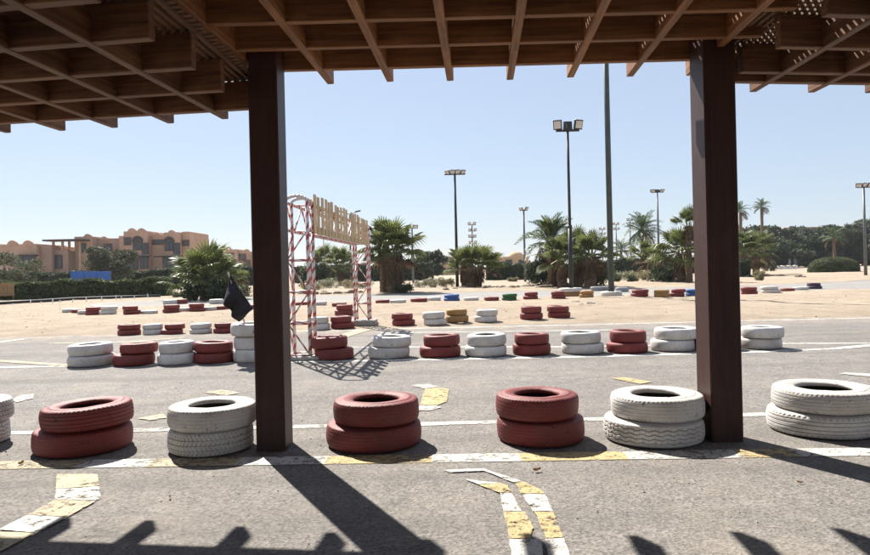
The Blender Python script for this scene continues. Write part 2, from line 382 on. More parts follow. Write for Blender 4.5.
MZ = [.004]
def marking(name, px, mat, z=.004):
    P = [ground(x, y) for x, y in px]; pts = []
    for a, b in zip(P, P[1:] + P[:1]):
        n = max(1, int((b - a).length / .03))
        for k in range(n):
            q = a.lerp(b, k / n); j = .006 * mnoise.noise((q.x * 9, q.y * 9, 4)) + .004 * mnoise.noise((q.x * 31, q.y * 31, 9))
            t = (b - a).normalized(); pts.append(q + Vector((-t.y, t.x, 0)) * j)
    bm = bmesh.new(); vs_ = [bm.verts.new((p.x, p.y, z)) for p in pts]; f = bm.faces.new(vs_); bm.normal_update()
    if f.normal.z < 0: f.normal_flip()
    bmesh.ops.triangulate(bm, faces=bm.faces)
    return link_mesh(name, bm_mesh(name, bm), mat, lot)
def strip(name, pts, w, mat, z=.004, wob=.006):                # line of width w (metres) along pixel points, slightly uneven
    P = [ground(x, y) for x, y in pts]; Q = []
    for a, b in zip(P[:-1], P[1:]):
        n = max(2, int((b - a).length / .12)); Q += [a.lerp(b, k / n) for k in range(n)]
    Q.append(P[-1]); V = []; Fc = []
    for i, p in enumerate(Q):
        t = (Q[min(i + 1, len(Q) - 1)] - Q[max(i - 1, 0)]).normalized(); n = Vector((-t.y, t.x, 0))
        j1 = wob * mnoise.noise((p.x * 5, p.y * 5, 1)); j2 = wob * mnoise.noise((p.x * 5, p.y * 5, 7))
        V += [(p + n * (w / 2 + j1)).to_tuple()[:2] + (z,), (p - n * (w / 2 + j2)).to_tuple()[:2] + (z,)]
    for i in range(len(Q) - 1): Fc.append((2 * i, 2 * i + 1, 2 * i + 3, 2 * i + 2))
    return link_mesh(name, from_arrays(name, V, Fc), mat, lot)
# striped line along the pergola posts
def l1(x): return 465.5 - 13.5 * x / 870
segs = [(-260, 82, M_PC), (82, 150, M_PW), (150, 238, M_PC), (238, 326, M_PW), (326, 432, M_PY), (432, 520, M_PW), (520, 626, M_PY), (626, 738, M_PW), (738, 795, M_PY), (795, 910, M_PW), (910, 1100, M_PY)]
for a, b, m in segs: strip('painted_line', [(a, l1(a)), (b, l1(b))], .185, m)
strip('painted_line', [(-250, 437), (0, 433.5), (435, 424), (870, 411.5), (1200, 403)], .115, M_PW)
# lines along the far tyre row and the far road edge
strip('painted_line', [(-200, 369), (0, 367.5), (300, 362), (560, 357.5), (760, 352), (832, 349), (870, 345.5), (980, 337)], .17, M_PW)
strip('painted_line', [(-60, 357), (40, 364), (90, 367)], .15, M_PC, .008)
strip('painted_line', [(330, 347.5), (560, 347), (785, 343.6), (1000, 343)], .13, M_PW)
strip('painted_line', [(-20, 344.5), (24, 339)], .18, M_PW); strip('painted_line', [(49, 343.5), (130, 342), (185, 337.5)], .15, M_PC)
strip('painted_line', [(380, 333), (480, 332), (620, 330)], .12, M_PW)
strip('painted_line', [(250, 332.5), (420, 328.5), (560, 325.5), (720, 321.5), (870, 318.0), (1000, 315)], .13, M_PW, .004, .03)
marking('painted_band', [(322, 341), (340, 339.5), (373, 329.5), (357, 329.5)], M_PC, .008)
# chevrons and arrows on the near asphalt
for name, px, m in (
    ('painted_chevron', [(57, 475), (98, 475), (99, 487), (56, 490)], M_PC), ('painted_chevron', [(56, 490.5), (99, 487.5), (101, 499), (96, 501.5), (55, 500.5)], M_PW),
    ('painted_chevron', [(54.5, 501), (96, 502), (68, 518), (28, 516)], M_PC), ('painted_chevron', [(27, 516.5), (67, 518.5), (36, 534), (0, 531), (-4, 532)], M_PW),
    ('painted_chevron', [(-5, 532.5), (35, 534.5), (2, 552), (-46, 552)], M_PC), ('painted_chevron', [(-47, 552.5), (1, 552.5), (-40, 574), (-90, 574)], M_PW),
    ('painted_arrow', [(443, 471), (484, 469.5), (496, 474), (521, 482), (514, 483.5), (492, 475), (483, 471.8), (450, 473.3)], M_PW),
    ('painted_arrow', [(465, 480), (482, 482.5), (500, 484), (478, 485.5)], M_PW), ('painted_arrow', [(479, 486), (500, 484.3), (508, 486.5), (511, 494), (499, 493.5)], M_PY),
    ('painted_arrow', [(515, 484), (523, 482.5), (543, 491.5), (544.5, 495), (521, 494.6)], M_PY), ('painted_arrow', [(522, 495), (545, 495.4), (553, 512.5), (533, 512.5)], M_PW),
    ('painted_arrow', [(500, 494), (511.5, 494.5), (522, 512.5), (503.5, 512.5)], M_PW), ('painted_arrow', [(503.5, 513), (525, 513), (533, 529), (531, 540), (509.5, 540)], M_PY),
    ('painted_arrow', [(534, 513), (553.3, 513), (563, 538.5), (546, 540), (541, 527)], M_PY), ('painted_arrow', [(509.6, 540.5), (541, 540.5), (546, 575), (514, 575)], M_PW),
    ('painted_arrow', [(545, 540.5), (563.5, 539.3), (577, 575), (552, 575)], M_PW),
    ('painted_mark', [(411, 386), (428, 384.5), (439, 387.5), (424, 389)], M_PW), ('painted_mark', [(425, 389.4), (440, 388), (449, 390), (447, 402), (437, 406), (420, 405.5)], M_PY),
    ('painted_mark', [(420, 406), (437, 406.5), (441, 408), (432, 411), (418, 411)], M_PW),
    ('painted_mark', [(610, 378.5), (625, 378), (652, 382.5), (640, 384.5)], M_PY), ('painted_mark', [(838, 374.5), (846, 373), (900, 376), (895, 379)], M_PW),
    ('painted_mark', [(138, 419), (163, 414.5), (167, 418.5), (150, 421)], M_PC), ('painted_mark', [(203, 393), (222, 390), (240, 393.5), (226, 396)], M_PC),
    ('painted_mark', [(12, 400), (20, 396), (34, 394.5), (33, 399), (16, 403)], M_PW)):
    marking(name, px, m, .008)

# ------------------------------------------------------------------ pergola
LATH = box_mesh('lath', 1, 1, 1)
LATH.materials.append(M_LATH)
def lath(p0, p1, w, h, parent):
    p0 = Vector(p0); p1 = Vector(p1)
    o = link_mesh('lath', LATH, None, parent)
    o.matrix_basis = Matrix.Translation((p0 + p1) / 2) @ frame_from(p0, p1) @ Matrix.Diagonal(((p1 - p0).length, w, h, 1)); return o
RJ, RR = .20, .165
random.seed(4)
def post(x, y, w, top, parent, dep=None):
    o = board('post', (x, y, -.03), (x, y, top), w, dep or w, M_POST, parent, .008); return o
back = -5.0  # bays run on unseen behind the camera, lengthened to shade the beams
# middle bay
pg = thing('pergola', (0, 4.75, 0), 'high brown timber pergola bay standing on two thick square posts', 'pergola')
HB = 2.655
PLx, PRx = -1.137, 1.936
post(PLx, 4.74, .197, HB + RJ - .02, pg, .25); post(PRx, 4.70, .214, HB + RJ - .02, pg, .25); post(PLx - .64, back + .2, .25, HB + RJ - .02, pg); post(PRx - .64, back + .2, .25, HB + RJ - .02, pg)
y = 4.90; k = 0
while y > back:
    board('joist', (-1.43 - .03 * random.random() - .062 * (4.90 - y), y + .02, HB + RJ / 2), (2.17 + .02 * random.random() - .062 * (4.90 - y), y - .02, HB + RJ / 2), .055, RJ, M_BEAM, pg); y -= .468
def rafter(xt, yt, slope, hb, parent, yb=back, w=.052, mat=None):
    zc = hb + RR / 2 - .006
    board('rafter', (xt - slope * (yt - yb), yb, zc), (xt, yt, zc), w, RR, mat or (M_BEAM if parent is pg else M_BEAM2), parent)
for i in range(8):
    xt = (275 + 59.9 * i - 435) / F * 5.25
    rafter(xt, 5.25 + .015 * math.sin(i * 2.1), .066, HB, pg, back - .1)
def lath_roof(parent, x0, x1, slope, z, yfar, ynear, skew=0.0, x_ref=None):
    x = x0 + .02
    while x < x1:
        yf = yfar + skew * (x - x0)
        lath((x - slope * (yf - ynear), ynear, z + .010 + .0015 * random.random()), (x, yf + .06 * random.random(), z + .010), .021 + .006 * random.random(), .017, parent)
        x += .048 + .006 * random.random()
    yy = ynear + .05
    while yy < yfar - .01:
        sh = slope * (yfar - yy)
        lath((x0 - sh - .03 * random.random(), yy, z + .0315), (x1 - sh + .03 * random.random(), yy + skew * (x1 - x0), z + .0290), .030, .016, parent)
        yy += .060 + .006 * random.random()
lath_roof(pg, -1.42, 2.15, .066, HB + RJ, 5.02, back)
# left bay (lower, angled back)
HL = 2.372
pl = thing('pergola', (-3.0, 4.9, 0), 'lower brown timber pergola bay running from the post toward the sandstone houses', 'pergola')
y = 4.85; SL = .14
while y > back:
    x0 = -1.235 if y > 4.7 else -1.30 + .02 * random.random() - .06 * (4.8 - y)
    board('joist', (-4.9, y + SL * 3.6, HL + RJ / 2), (x0, y, HL + RJ / 2), .06, RJ, M_BEAM2, pl); y -= .49
for xt, yt in ((-1.545, 5.12), (-1.99, 5.22), (-2.47, 5.33), (-2.91, 5.39), (-3.36, 5.42), (-3.82, 5.5), (-4.3, 5.56), (-4.75, 5.6)): rafter(xt, yt, .095, HL, pl)
post(-4.85, 5.2, .25, HL + RJ - .02, pl); post(-5.3, back + .9, .25, HL + RJ - .02, pl); post(-2.2, back + .3, .24, HL + RJ - .02, pl)
lath_roof(pl, -4.9, -1.24, .05, HL + RJ, 5.45, back, -.14)
# right bay
HR = 2.512
pr = thing('pergola', (3.6, 4.9, 0), 'brown timber pergola bay with sunlit rafter ends running toward the trees', 'pergola')
for y, x0 in ((4.955, 2.075), (4.72, 2.14), (4.19, 2.135), (3.66, 2.12), (3.13, 2.1), (2.6, 2.08), (2.07, 2.06), (1.54, 2.04), (1.0, 2.02), (.5, 2.0), (0, 1.98), (-.5, 1.96), (-1, 1.94), (-1.5, 1.92), (-2, 1.9), (-2.5, 1.88), (-3, 1.86), (-3.5, 1.84), (-4, 1.82), (-4.5, 1.8)):
    board('joist', (x0, y, HR + RJ / 2), (5.6, y + .13 * (5.6 - x0), HR + RJ / 2), .06, RJ, M_BEAM2, pr)
for xt, yt in ((2.47, 5.24), (2.95, 5.30), (3.43, 5.36), (3.9, 5.42), (4.4, 5.5), (4.9, 5.55), (5.4, 5.6)): rafter(xt, yt, .03, HR, pr)
post(5.5, 5.4, .25, HR + RJ - .02, pr); post(5.4, back + .9, .25, HR + RJ - .02, pr); post(2.6, back + .4, .24, HR + RJ - .02, pr)
lath_roof(pr, 2.04, 5.6, .02, HR + RJ, 4.98, back, .13)

# ------------------------------------------------------------------ tyres
TW0 = .168
def tyre_mesh(name, seg, tread, bead=.55, fine=True, seed=0):
    """R = .33, width TW0, axis Z, resting on z = 0"""
    R = .33; hw = TW0 / 2
    prof = [(.90, -.45, 1), (.86, -.78, 1), (.70, -.74, 1), (bead + .015, -.52, 1), (bead, -.66, 0), (bead + .02, -.86, 0), (bead + .06, -.90, 0), (bead + .085, -.965, 0), (.76, -1.0, 0), (.80, -1.0, 0), (.805, -.975, 0), (.86, -.955, 0), (.925, -.90, 0), (.955, -.845, 0)]
    nt_ = 56 if fine else 4
    trd = [(-.80 + 1.6 * i / nt_) for i in range(nt_ + 1)]
    full = list(prof)
    for z in trd: full.append((1.0 - .03 * abs(z / .8) ** 3, z, 2))
    full += [(r, -z, c) for r, z, c in prof[::-1]]
    if not fine: full = [p for i, p in enumerate(full) if p[2] == 2 or i % 2 == 0]
    rows = len(full); V = []; Fc = []; mi = []; GV = []
    def groove(th, z):
        if tread == 'rib':
            g = max((1 if abs(z - c) < .035 else 0) for c in (-.5, -.18, .18, .5))
            if abs(z) > .66 and (th * 60 / (2 * math.pi)) % 1 < .3: g = .6
            return g
        if tread == 'zigzag':
            t = abs(((th * 26 / (2 * math.pi)) % 1) - .5) * 2 - .5
            g = 0
            for c in (-.52, -.17, .17, .52):
                if abs(z - c - .15 * t) < .036: g = 1
            if ((th * 52 / (2 * math.pi)) + (z > 0) * .5) % 1 < .12 and abs(z) < .7: g = max(g, .5)
            return g
        if tread == 'block':
            g = 0
            for c in (-.42, 0, .42):
                if abs(z - c) < .035: g = 1
            ph = (th * 60 / (2 * math.pi) + z * 1.2 * (1 if int((z + 1) / .42) % 2 else -1)) % 1
            if ph < .22: g = max(g, .8)
            return g
        # worn: faint ribs
        g = max((.3 if abs(z - c) < .03 else 0) for c in (-.45, -.15, .15, .45))
        if abs(z) > .68 and (th * 70 / (2 * math.pi)) % 1 < .35: g = .35
        return g
    for i in range(seg):
        th = 2 * math.pi * i / seg; c, s = math.cos(th), math.sin(th)
        for r, z, k in full:
            rr = r * R
            gv = groove(th, z) if (k == 2 and fine) else 0.0
            rr -= .0075 * gv; GV.append(gv)
            zz = hw + z * hw
            wob = .006 * mnoise.noise((c * 1.4 + seed, s * 1.4, z)) 
            V.append(((rr + wob) * c, (rr + wob) * s, max(0, zz + .003 * mnoise.noise((c * 2, s * 2 + seed, 3)) * (1 if z > -.5 else 0))))
    for i in range(seg):
        j = (i + 1) % seg
        for q in range(rows):
            p = (q + 1) % rows
            Fc.append((i * rows + q, j * rows + q, j * rows + p, i * rows + p)); mi.append(1 if (full[q][2] == 1 and full[p][2] == 1) else 0)
    me = bpy.data.meshes.new(name); me.from_pydata(V, [], Fc); me.polygons.foreach_set('material_index', mi)
    ga = me.attributes.new('groove', 'FLOAT', 'POINT'); ga.data.foreach_set('value', GV)
    me.update(); bm = bmesh.new(); bm.from_mesh(me); bmesh.ops.recalc_face_normals(bm, faces=bm.faces); bm.to_mesh(me); bm.free()
    me.polygons.foreach_set('use_smooth', [True] * len(Fc))
    me.materials.append(M_WHITE); me.materials.append(M_RUB); me.update()
    return me
TY = {k: tyre_mesh('tyre_' + k, 420, k, b, True, i * 3.7) for i, (k, b) in enumerate((('worn', .53), ('rib', .56), ('zigzag', .54), ('block', .55)))}
TLO = [tyre_mesh('tyre_far', 56, 'worn', .55, False, 1.3), tyre_mesh('tyre_far_b', 56, 'worn', .52, False, 9.1)]
COL = {'W': (M_WHITE, 'white'), 'R': (M_RED, 'red'), 'G': (M_GREEN, 'green'), 'B': (M_BLUE, 'blue'), 'Y': (M_YEL, 'ochre yellow'), 'P': (M_PURP, 'dark purple'), 'S': (M_GREY, 'grey')}
def tyre(me, col, loc, R, h, label, group=None, tilt=(0, 0), rot=None):
    o = bpy.data.objects.new('tyre', me); C.objects.link(o)
    o.location = loc; o.scale = (R / .33, R / .33, h / TW0)
    o.rotation_mode = 'ZYX'; o.rotation_euler = (tilt[0], tilt[1], random.uniform(0, 6.28) if rot is None else rot)
    sl = o.material_slots[0]; sl.link = 'OBJECT'; sl.material = COL[col][0]
    return tag(o, label, 'tyre', group)
def disc_angles(cx, w, d, zoff):
    c = cx - F * zoff * math.sin(ROLL) / d                       # undo the camera roll at that depth
    t1 = math.atan((c - w / 2 - CX) / F); t2 = math.atan((c + w / 2 - CX) / F); return (t1 + t2) / 2, (t2 - t1) / 2
def disc_spot(cx, w, yb, lim=(.22, .37)):
    """centre and radius of a flat round thing from its width in the photo and its nearest ground point"""
    d = ground(cx, yb).y
    for _ in range(3):
        th, de = disc_angles(cx, w, d, 1.04); D_ = d / (math.cos(th) - math.sin(de))
    R = D_ * math.sin(de); R = max(lim[0], min(lim[1], R)); Yc = d + R
    return Vector((Yc * math.tan(th), Yc, 0)), R
def disc_over(cx, w, Yc):
    th, de = disc_angles(cx, w, Yc, .88); return Yc * math.tan(th), Yc / math.cos(th) * math.sin(de)
random.seed(11)
front = [  # lower(cx, w, tread), upper(cx, w, tread), base y, colour, tilts, labels
    ((-38, 98, 'zigzag'), (-34, 96, 'block'), 454, 'W', (0, 0), 'under its twin at the row end beyond the lopsided red stack', 'on top at the row end beyond the lopsided red stack'),
    ((81.5, 103, 'worn'), (86, 95, 'rib'), 460, 'R', (.0, -.04), 'wide and squashed, at the bottom of the lopsided red stack', 'tilted with open hole, on top of the lopsided red stack'),
    ((210.5, 87, 'block'), (212, 90, 'worn'), 459, 'W', (0, 0.0), 'with blocky tread under the scarred one, beside a pergola post', 'with a dark scar on its side, beside a pergola post'),
    ((373.5, 95, 'worn'), (376, 86, 'worn'), 455.5, 'R', (0, 0), 'broad and smooth, under a smaller red one near the scarred white tyre', 'smaller and smooth, on the broad red one near the scarred white tyre'),
    ((541, 88, 'worn'), (537, 83, 'worn'), 450, 'R', (.0, .0), 'at the bottom of the red stack next to the zigzag-tread white one', 'with an oval hole, on the red stack next to the zigzag-tread one'),
    ((654, 101, 'zigzag'), (658.0, 95, 'worn'), 451, 'W', (0, .0), 'with zigzag tread, at the bottom of the stack against the pergola post', 'with worn smooth tread, above the zigzag-tread tyre at the pergola post'),
    ((823, 114, 'rib'), (826, 111, 'worn'), 442.5, 'W', (0, 0), 'with ribbed tread, at the bottom of the largest white stack', 'broad and chalky, on top of the largest white stack')]
for (lc, lw, lt), (uc, uw, ut), yb, c, tl, lab0, lab1 in front:
    p, R = disc_spot(lc, lw, yb)
    h = .160 + .008 * random.random()
    tyre(TY[lt], c, p, R, h, f'{COL[c][1]} painted tyre {lab0}')
    x2, R2 = disc_over(uc, uw, p.y)
    p2 = Vector((x2, p.y + (R - R2) * .2, h * .985 + abs(tl[1]) * R2 * .12))
    tyre(TY[ut], c, p2, R2, .155 + .01 * random.random(), f'{COL[c][1]} painted tyre {lab1}', None, tl)

ORD = ['first', 'second', 'third', 'fourth', 'fifth', 'sixth', 'seventh', 'eighth', 'ninth', 'tenth', 'eleventh', 'twelfth', 'thirteenth', 'fourteenth', 'fifteenth', 'sixteenth', 'seventeenth', 'eighteenth', 'nineteenth', 'twentieth', 'twenty-first', 'twenty-second', 'twenty-third', 'twenty-fourth', 'twenty-fifth', 'twenty-sixth', 'twenty-seventh', 'twenty-eighth', 'twenty-ninth', 'thirtieth', 'thirty-first', 'thirty-second']
def ranks(xs, x0):
    lo = sorted([x for x in xs if x < x0], reverse=True); hi = sorted([x for x in xs if x > x0])
    return {x: ORD[i] for i, x in enumerate(lo)} | {x: ORD[i] for i, x in enumerate(hi)}
def stack(cx, w, yb, c, n, row, hh=.165, lim=(.22, .37), col2=None, where=None):
    p, R = disc_spot(cx, w, yb, lim)
    z = max(0, ground_z(p.x, p.y)) - .004 if p.y > LOT_EDGE - .5 else 0
    grp = f'tyres {row}'
    for k in range(n):
        h = hh * random.uniform(.94, 1.06)
        cc = col2 if (col2 and k == n - 1) else c
        pos = ('single', ) if n == 1 else (('bottom', 'upper') if n == 2 else ('bottom', 'middle', 'topmost'))
        word = pos[min(k, len(pos) - 1)]
        lab = f'{"single" if n == 1 else word} {COL[cc][1]} tyre, {where}' if where else f'{COL[cc][1]} painted tyre, {"lying alone" if n == 1 else word + " of its " + ("pair" if n == 2 else "three-high stack")}, {row}'
        s = 1 if k == 0 else random.uniform(.87, .99)
        tyre(random.choice(TLO), cc, p + Vector((random.uniform(-.035, .035), random.uniform(-.03, .03), z)), R * s, h, lab, grp, (random.uniform(-.02, .02), random.uniform(-.035, .035)) if k else (0, 0))
        z += h * .985
    return p, R, z
ROW2 = 'in the road-side row along the white line'
L2_ = ((91, 50, 368, 'W'), (136, 43, 367, 'R'), (177, 40, 366, 'W'), (214, 42, 364.5, 'R'), (332, 39, 361, 'R'), (391, 42, 359.5, 'W'), (441, 41, 358.5, 'R'), (487, 42, 358, 'W'),
                     (533, 38.5, 356.5, 'R'), (581, 43, 355.5, 'W'), (627.5, 42, 354.5, 'R'), (674.5, 45, 352.5, 'W'), (716, 43, 351.5, 'R'), (763, 46, 350.5, 'W'))
rk = ranks([q[0] for q in L2_], 254)
for cx, w, yb, c in L2_: stack(cx, w, yb, c, 2, ROW2, hh=.152, where=f'{rk[cx]} stack from the flag toward the {"houses" if cx < 254 else "trees"}, road-side row')
flag_p, flag_R, flag_z = stack(254, 44, 363.5, 'W', 3, 'holding the black flag', .185)
ROW3 = 'in the row on the sand edge behind the road'
L3_ = ((128.5, 24, 335.5, 'R'), (153, 20, 335, 'W'), (173, 22, 334.5, 'R'), (201, 23, 334, 'W'), (224.5, 21, 333.5, 'R'), (247, 22, 333, 'W'), (276, 22, 332, 'R'),
                     (318, 20, 330.5, 'W'), (341, 24, 329.5, 'R'), (403.5, 23, 326.5, 'R'), (435, 23, 326, 'W'), (458, 23, 324.5, 'Y'), (487, 23, 323.5, 'W'), (530, 23, 321.5, 'R'), (559, 23, 320, 'R'))
rk = ranks([q[0] for q in L3_], 300)
for cx, w, yb, c in L3_: stack(cx, w, yb, c, 2, ROW3, .108 if cx < 300 else .14, where=f'{rk[cx]} pair from the gate toward the {"houses" if cx < 300 else "trees"}, sand-edge row')
stack(344, 19, 318.5, 'R', 2, 'just behind the striped gate', .15)
ROW4 = 'along the near edge of the kart track'
L4_ = ((69, 9, 314, 'W', 1), (80, 14, 314.5, 'R', 1), (86, 10, 315, 'W', 1), (94, 13, 315.5, 'R', 2), (108, 17, 315.5, 'W', 2), (131, 17, 315.5, 'R', 2), (148, 16, 314.5, 'W', 1), (171, 14, 314, 'R', 2),
                        (184, 12, 312.5, 'W', 1), (196, 14, 312.5, 'R', 2), (211, 14, 311.5, 'W', 1), (222, 11, 311, 'R', 1), (250, 14, 310, 'R', 1), (319, 15, 306.5, 'W', 1), (339, 14, 307, 'R', 1), (300, 12, 306.5, 'R', 1),
                        (382, 14, 304.5, 'R', 1), (399, 16, 304, 'W', 1), (418, 17, 303, 'R', 1), (434, 13, 301.5, 'W', 1), (452, 16, 301.5, 'B', 2), (472, 15, 301, 'W', 1), (492, 15, 301.5, 'R', 1), (509, 15, 301, 'G', 2), (531, 15, 300.5, 'R', 2),
                        (558, 12, 300, 'R', 2), (587, 13, 299.5, 'Y', 2), (640, 18, 298.5, 'R', 2), (662, 16, 298.5, 'Y', 2), (678, 15, 298, 'R', 2), (693, 14, 297.5, 'B', 2), (708, 15, 297, 'W', 2), (724, 15, 296.5, 'R', 2),
                        (749, 17, 295.5, 'R', 2), (770, 20, 293.5, 'W', 2), (787, 15, 291.5, 'R', 1), (801, 16, 290, 'W', 1), (814, 16, 289, 'P', 2))
rk = ranks([q[0] for q in L4_], 612)
for cx, w, yb, c, n in L4_: stack(cx, w, yb, c, n, ROW4, .13, (.26, .42), where=f'{rk[cx]} from the thick pole toward the {"hairpin" if cx < 612 else "trees"}, track edge')
for cx, w, yb, c in ((216, 12, 304, 'W'), (181, 13, 304, 'R'), (170, 10, 304.5, 'W'), (596, 12, 291, 'S'), (606, 12, 290.5, 'S'), (622, 12, 292, 'S'), (565, 13, 287, 'S'), (553, 12, 287, 'R')):
    stack(cx, w, yb, c, 1, 'on the far side of the kart track', .2, (.3, .42))

# ------------------------------------------------------------------ black flag
def make_flag():
    base = Vector((flag_p.x - .02, flag_p.y - .1, flag_z - .25)); Y = base.y
    tip = at(228, 272, Y - .05)
    t = thing('flag', base, 'black cloth flag on a thin stick stuck in white tyres', 'flag')
    tube('stick', base, tip, .011, plain('pale_stick', (.35, .3, .24), .6), t, .009, 8)
    c = [at(230, 274, Y - .08), at(253.5, 309, Y - .12), at(237.5, 322.5, Y - .16), at(223.5, 303, Y - .1)]
    V = []; Fc = []; n = 14
    for j in range(n + 1):
        for i in range(n + 1):
            u, v = i / n, j / n
            p = c[0].lerp(c[1], u).lerp(c[3].lerp(c[2], u), v)
            fold = .06 * math.sin(u * 11 + v * 3.4) * (.25 + v) + .02 * math.sin(v * 7 + u * 3)
            V.append(p + Vector((0, fold, -.02 * math.sin(math.pi * u) * (1 - v))))
    for j in range(n):
        for i in range(n): a = j * (n + 1) + i; Fc.append((a, a + 1, a + n + 2, a + n + 1))
    o = link_mesh('cloth', from_arrays('cloth', V, Fc, True), plain('black_cloth', (.026, .023, .026), .8, .3, 20, .001, 0, .2), t)
    s = o.modifiers.new('thick', 'SOLIDIFY'); s.thickness = .004
make_flag()

# ------------------------------------------------------------------ striped gate over the road
def make_gate():
    A = Vector((-1.90, 9.45, 0)); B = Vector((-1.62, 15.35, 0)); e = (B - A).normalized(); s = Vector((e.y, -e.x, 0))
    HW = .15; HD = .20; ZT = 2.26; ZB = 1.80
    g = thing('start_gate', A, 'lattice start gate wrapped in red and white tape spanning the road', 'gate')
    r = .022
    def bar(n, p, q, rr=r): return tube(n, p, q, rr, M_TAPE, g, None, 8)
    for base, sg in ((A, 1), (B, -1)):
        cs = {}
        for a in (-1, 1):
            for b in (0, 1):
                p = base + s * HW * a + e * (sg * b * HD * 1.6); cs[(a, b)] = p
                bar('upright', p + Vector((0, 0, .02)), p + Vector((0, 0, ZT - .05)), r * 1.12)
        up = lambda p, z: p + Vector((0, 0, z))
        for b in (0, 1):                                              # rounded tops
            pts = []
            for k in range(9):
                th = math.pi * k / 8; pts.append(cs[(-1, b)].lerp(cs[(1, b)], .5 - .5 * math.cos(th)) + Vector((0, 0, ZT - .06 + .07 * math.sin(th))))
            for p, q in zip(pts[:-1], pts[1:]): bar('top_loop', p, q, r * 1.05)
        z = .06; k = 0
        while z < ZB - .1:
            for a in (-1, 1): bar('rung', up(cs[(a, 0)], z), up(cs[(a, 1)], z), r * .7)
            for b in (0, 1): bar('rung', up(cs[(-1, b)], z), up(cs[(1, b)], z), r * .7)
            z2 = min(z + .44, ZB)
            for a in (-1, 1):
                p, q = (cs[(a, 0)], cs[(a, 1)]) if k % 2 else (cs[(a, 1)], cs[(a, 0)]); bar('brace', up(p, z), up(q, z2), r * .55)
            p, q = (cs[(-1, 0)], cs[(1, 0)]) if k % 2 else (cs[(1, 0)], cs[(-1, 0)]); bar('brace', up(p, z), up(q, z2), r * .55)
            z += .44; k += 1
        mid = base + e * (sg * HD * .8)
        blk = link_mesh('base_block', box_mesh('base_block', .6, .6, .12 if sg < 0 else .05, .012), plain('grey_concrete', (.33, .31, .28), .9, .2, 6, .004), g)
        blk.location = mid + Vector((0, 0, .075 if sg < 0 else .03))
    L = (B - A).length
    for a in (-1, 1):
        for z in (ZB, ZT - .08): bar('chord', A + s * HW * a + Vector((0, 0, z)), B + s * HW * a + Vector((0, 0, z)))
        n = 13
        for k in range(n):
            p = A + e * (L * k / n) + s * HW * a; q = A + e * (L * (k + 1) / n) + s * HW * a
            z0, z1 = (ZB, ZT - .08) if k % 2 else (ZT - .08, ZB)
            bar('brace', p + Vector((0, 0, z0)), q + Vector((0, 0, z1)), r * .6)
    for k in range(1, 13):
        for z in (ZB, ZT - .08):
            p = A + e * (L * k / 13) + Vector((0, 0, z)); bar('rung', p - s * HW, p + s * HW, r * .6)
    mw = m_wood('pale_slat_wood', (.44, .33, .19), (.62, .48, .29), .7)
    random.seed(3)
    for k in range(21):
        d = .30 + k * (L - .55) / 21 + (.05 if k % 3 == 0 else 0)
        if k in (11,): continue
        p = A + e * (d + random.uniform(-.02, .02)) + s * (HW + .038)
        o = board('slat', p + Vector((0, 0, ZB - .03 + random.uniform(-.02, .02))), p + Vector((random.uniform(-.01, .01), random.uniform(-.015, .015), ZT + .06 + random.uniform(-.03, .02))), .016, .135, mw, g, .003)
        # flat face along the gate
        x = Vector((0, 0, 1)); yv = s; zv = x.cross(yv)
        o.matrix_basis = Matrix.Translation(o.matrix_basis.translation) @ Matrix(((x.x, yv.x, zv.x), (x.y, yv.y, zv.y), (x.z, yv.z, zv.z))).to_4x4()
    board('rail', A + e * .35 + s * (HW + .028) + Vector((0, 0, ZB + .02)), B - e * .25 + s * (HW + .028) + Vector((0, 0, ZB + .02)), .012, .10, mw, g, .002)
    # dangling cord
    tube('cord', A + e * 1.75 + Vector((0, 0, ZB)), A + e * 1.78 + Vector((0, 0, ZB - .36)), .006, plain('grey_cord', (.2, .2, .2), .8), g, None, 6)
make_gate()

# ------------------------------------------------------------------ lamp posts
def pole_group(base, top_z, r0, r1, name, label, mat=M_STEEL, step=None, group=None):
    t = thing(name, base, label, 'lamp post', group)
    if step:
        zs = base.z + (top_z - base.z) * step
        tube('pole', base, (base.x, base.y, zs), r0, mat, t, r0 * .97, 14)
        tube('collar', (base.x, base.y, zs - .06), (base.x, base.y, zs + .06), r0 * 1.1, mat, t, r0 * 1.1, 14)
        tube('pole', (base.x, base.y, zs), (base.x, base.y, top_z), r1 * 1.15, mat, t, r1, 12)
    else: tube('pole', base, (base.x, base.y, top_z), r0, mat, t, r1, 14)
    return t
def flood(t, c, w, h, yaw, pitch):
    R_ = Matrix.Translation(c) @ Euler((pitch, 0, yaw)).to_matrix().to_4x4()
    o = link_mesh('floodlight', box_mesh('floodlight', w, .1, h, .015), M_BLACK, t); o.matrix_basis = R_
    l = link_mesh('lens', box_mesh('lens', w * .8, .012, h * .76, .003), M_LENS, o); l.matrix_parent_inverse = Matrix.Identity(4); l.location = (0, -.053, 0)
    y = link_mesh('bracket', box_mesh('bracket', w * .25, .05, h * .55, .005), M_BLACK, o); y.matrix_parent_inverse = Matrix.Identity(4); y.location = (0, .06, -h * .35)
def lamp_post(bx, by, tx, ty, r0, r1, lights, label, step=None, mat=M_STEEL, d=None, group=None, arm=None):
    if d: b = at(bx, by, d); b.z = 0; b.x = (bx - CX) / F * d
    else: b = ground(bx, by)
    b.z = 0
    zt = EYE + (CY + (CX - bx) * math.tan(ROLL) - ty) / F * b.y * 1.0
    t = pole_group(b, zt, r0, r1, 'lamp_post', label, mat, step, group)
    if arm: tube('crossarm', (b.x - arm, b.y, zt - .02), (b.x + arm, b.y, zt - .02), .05, mat, t)
    for dx, dz, w, h, yaw, pitch in lights: flood(t, Vector((b.x + dx, b.y - .05, zt + dz)), w, h, yaw, pitch)
    return t, b
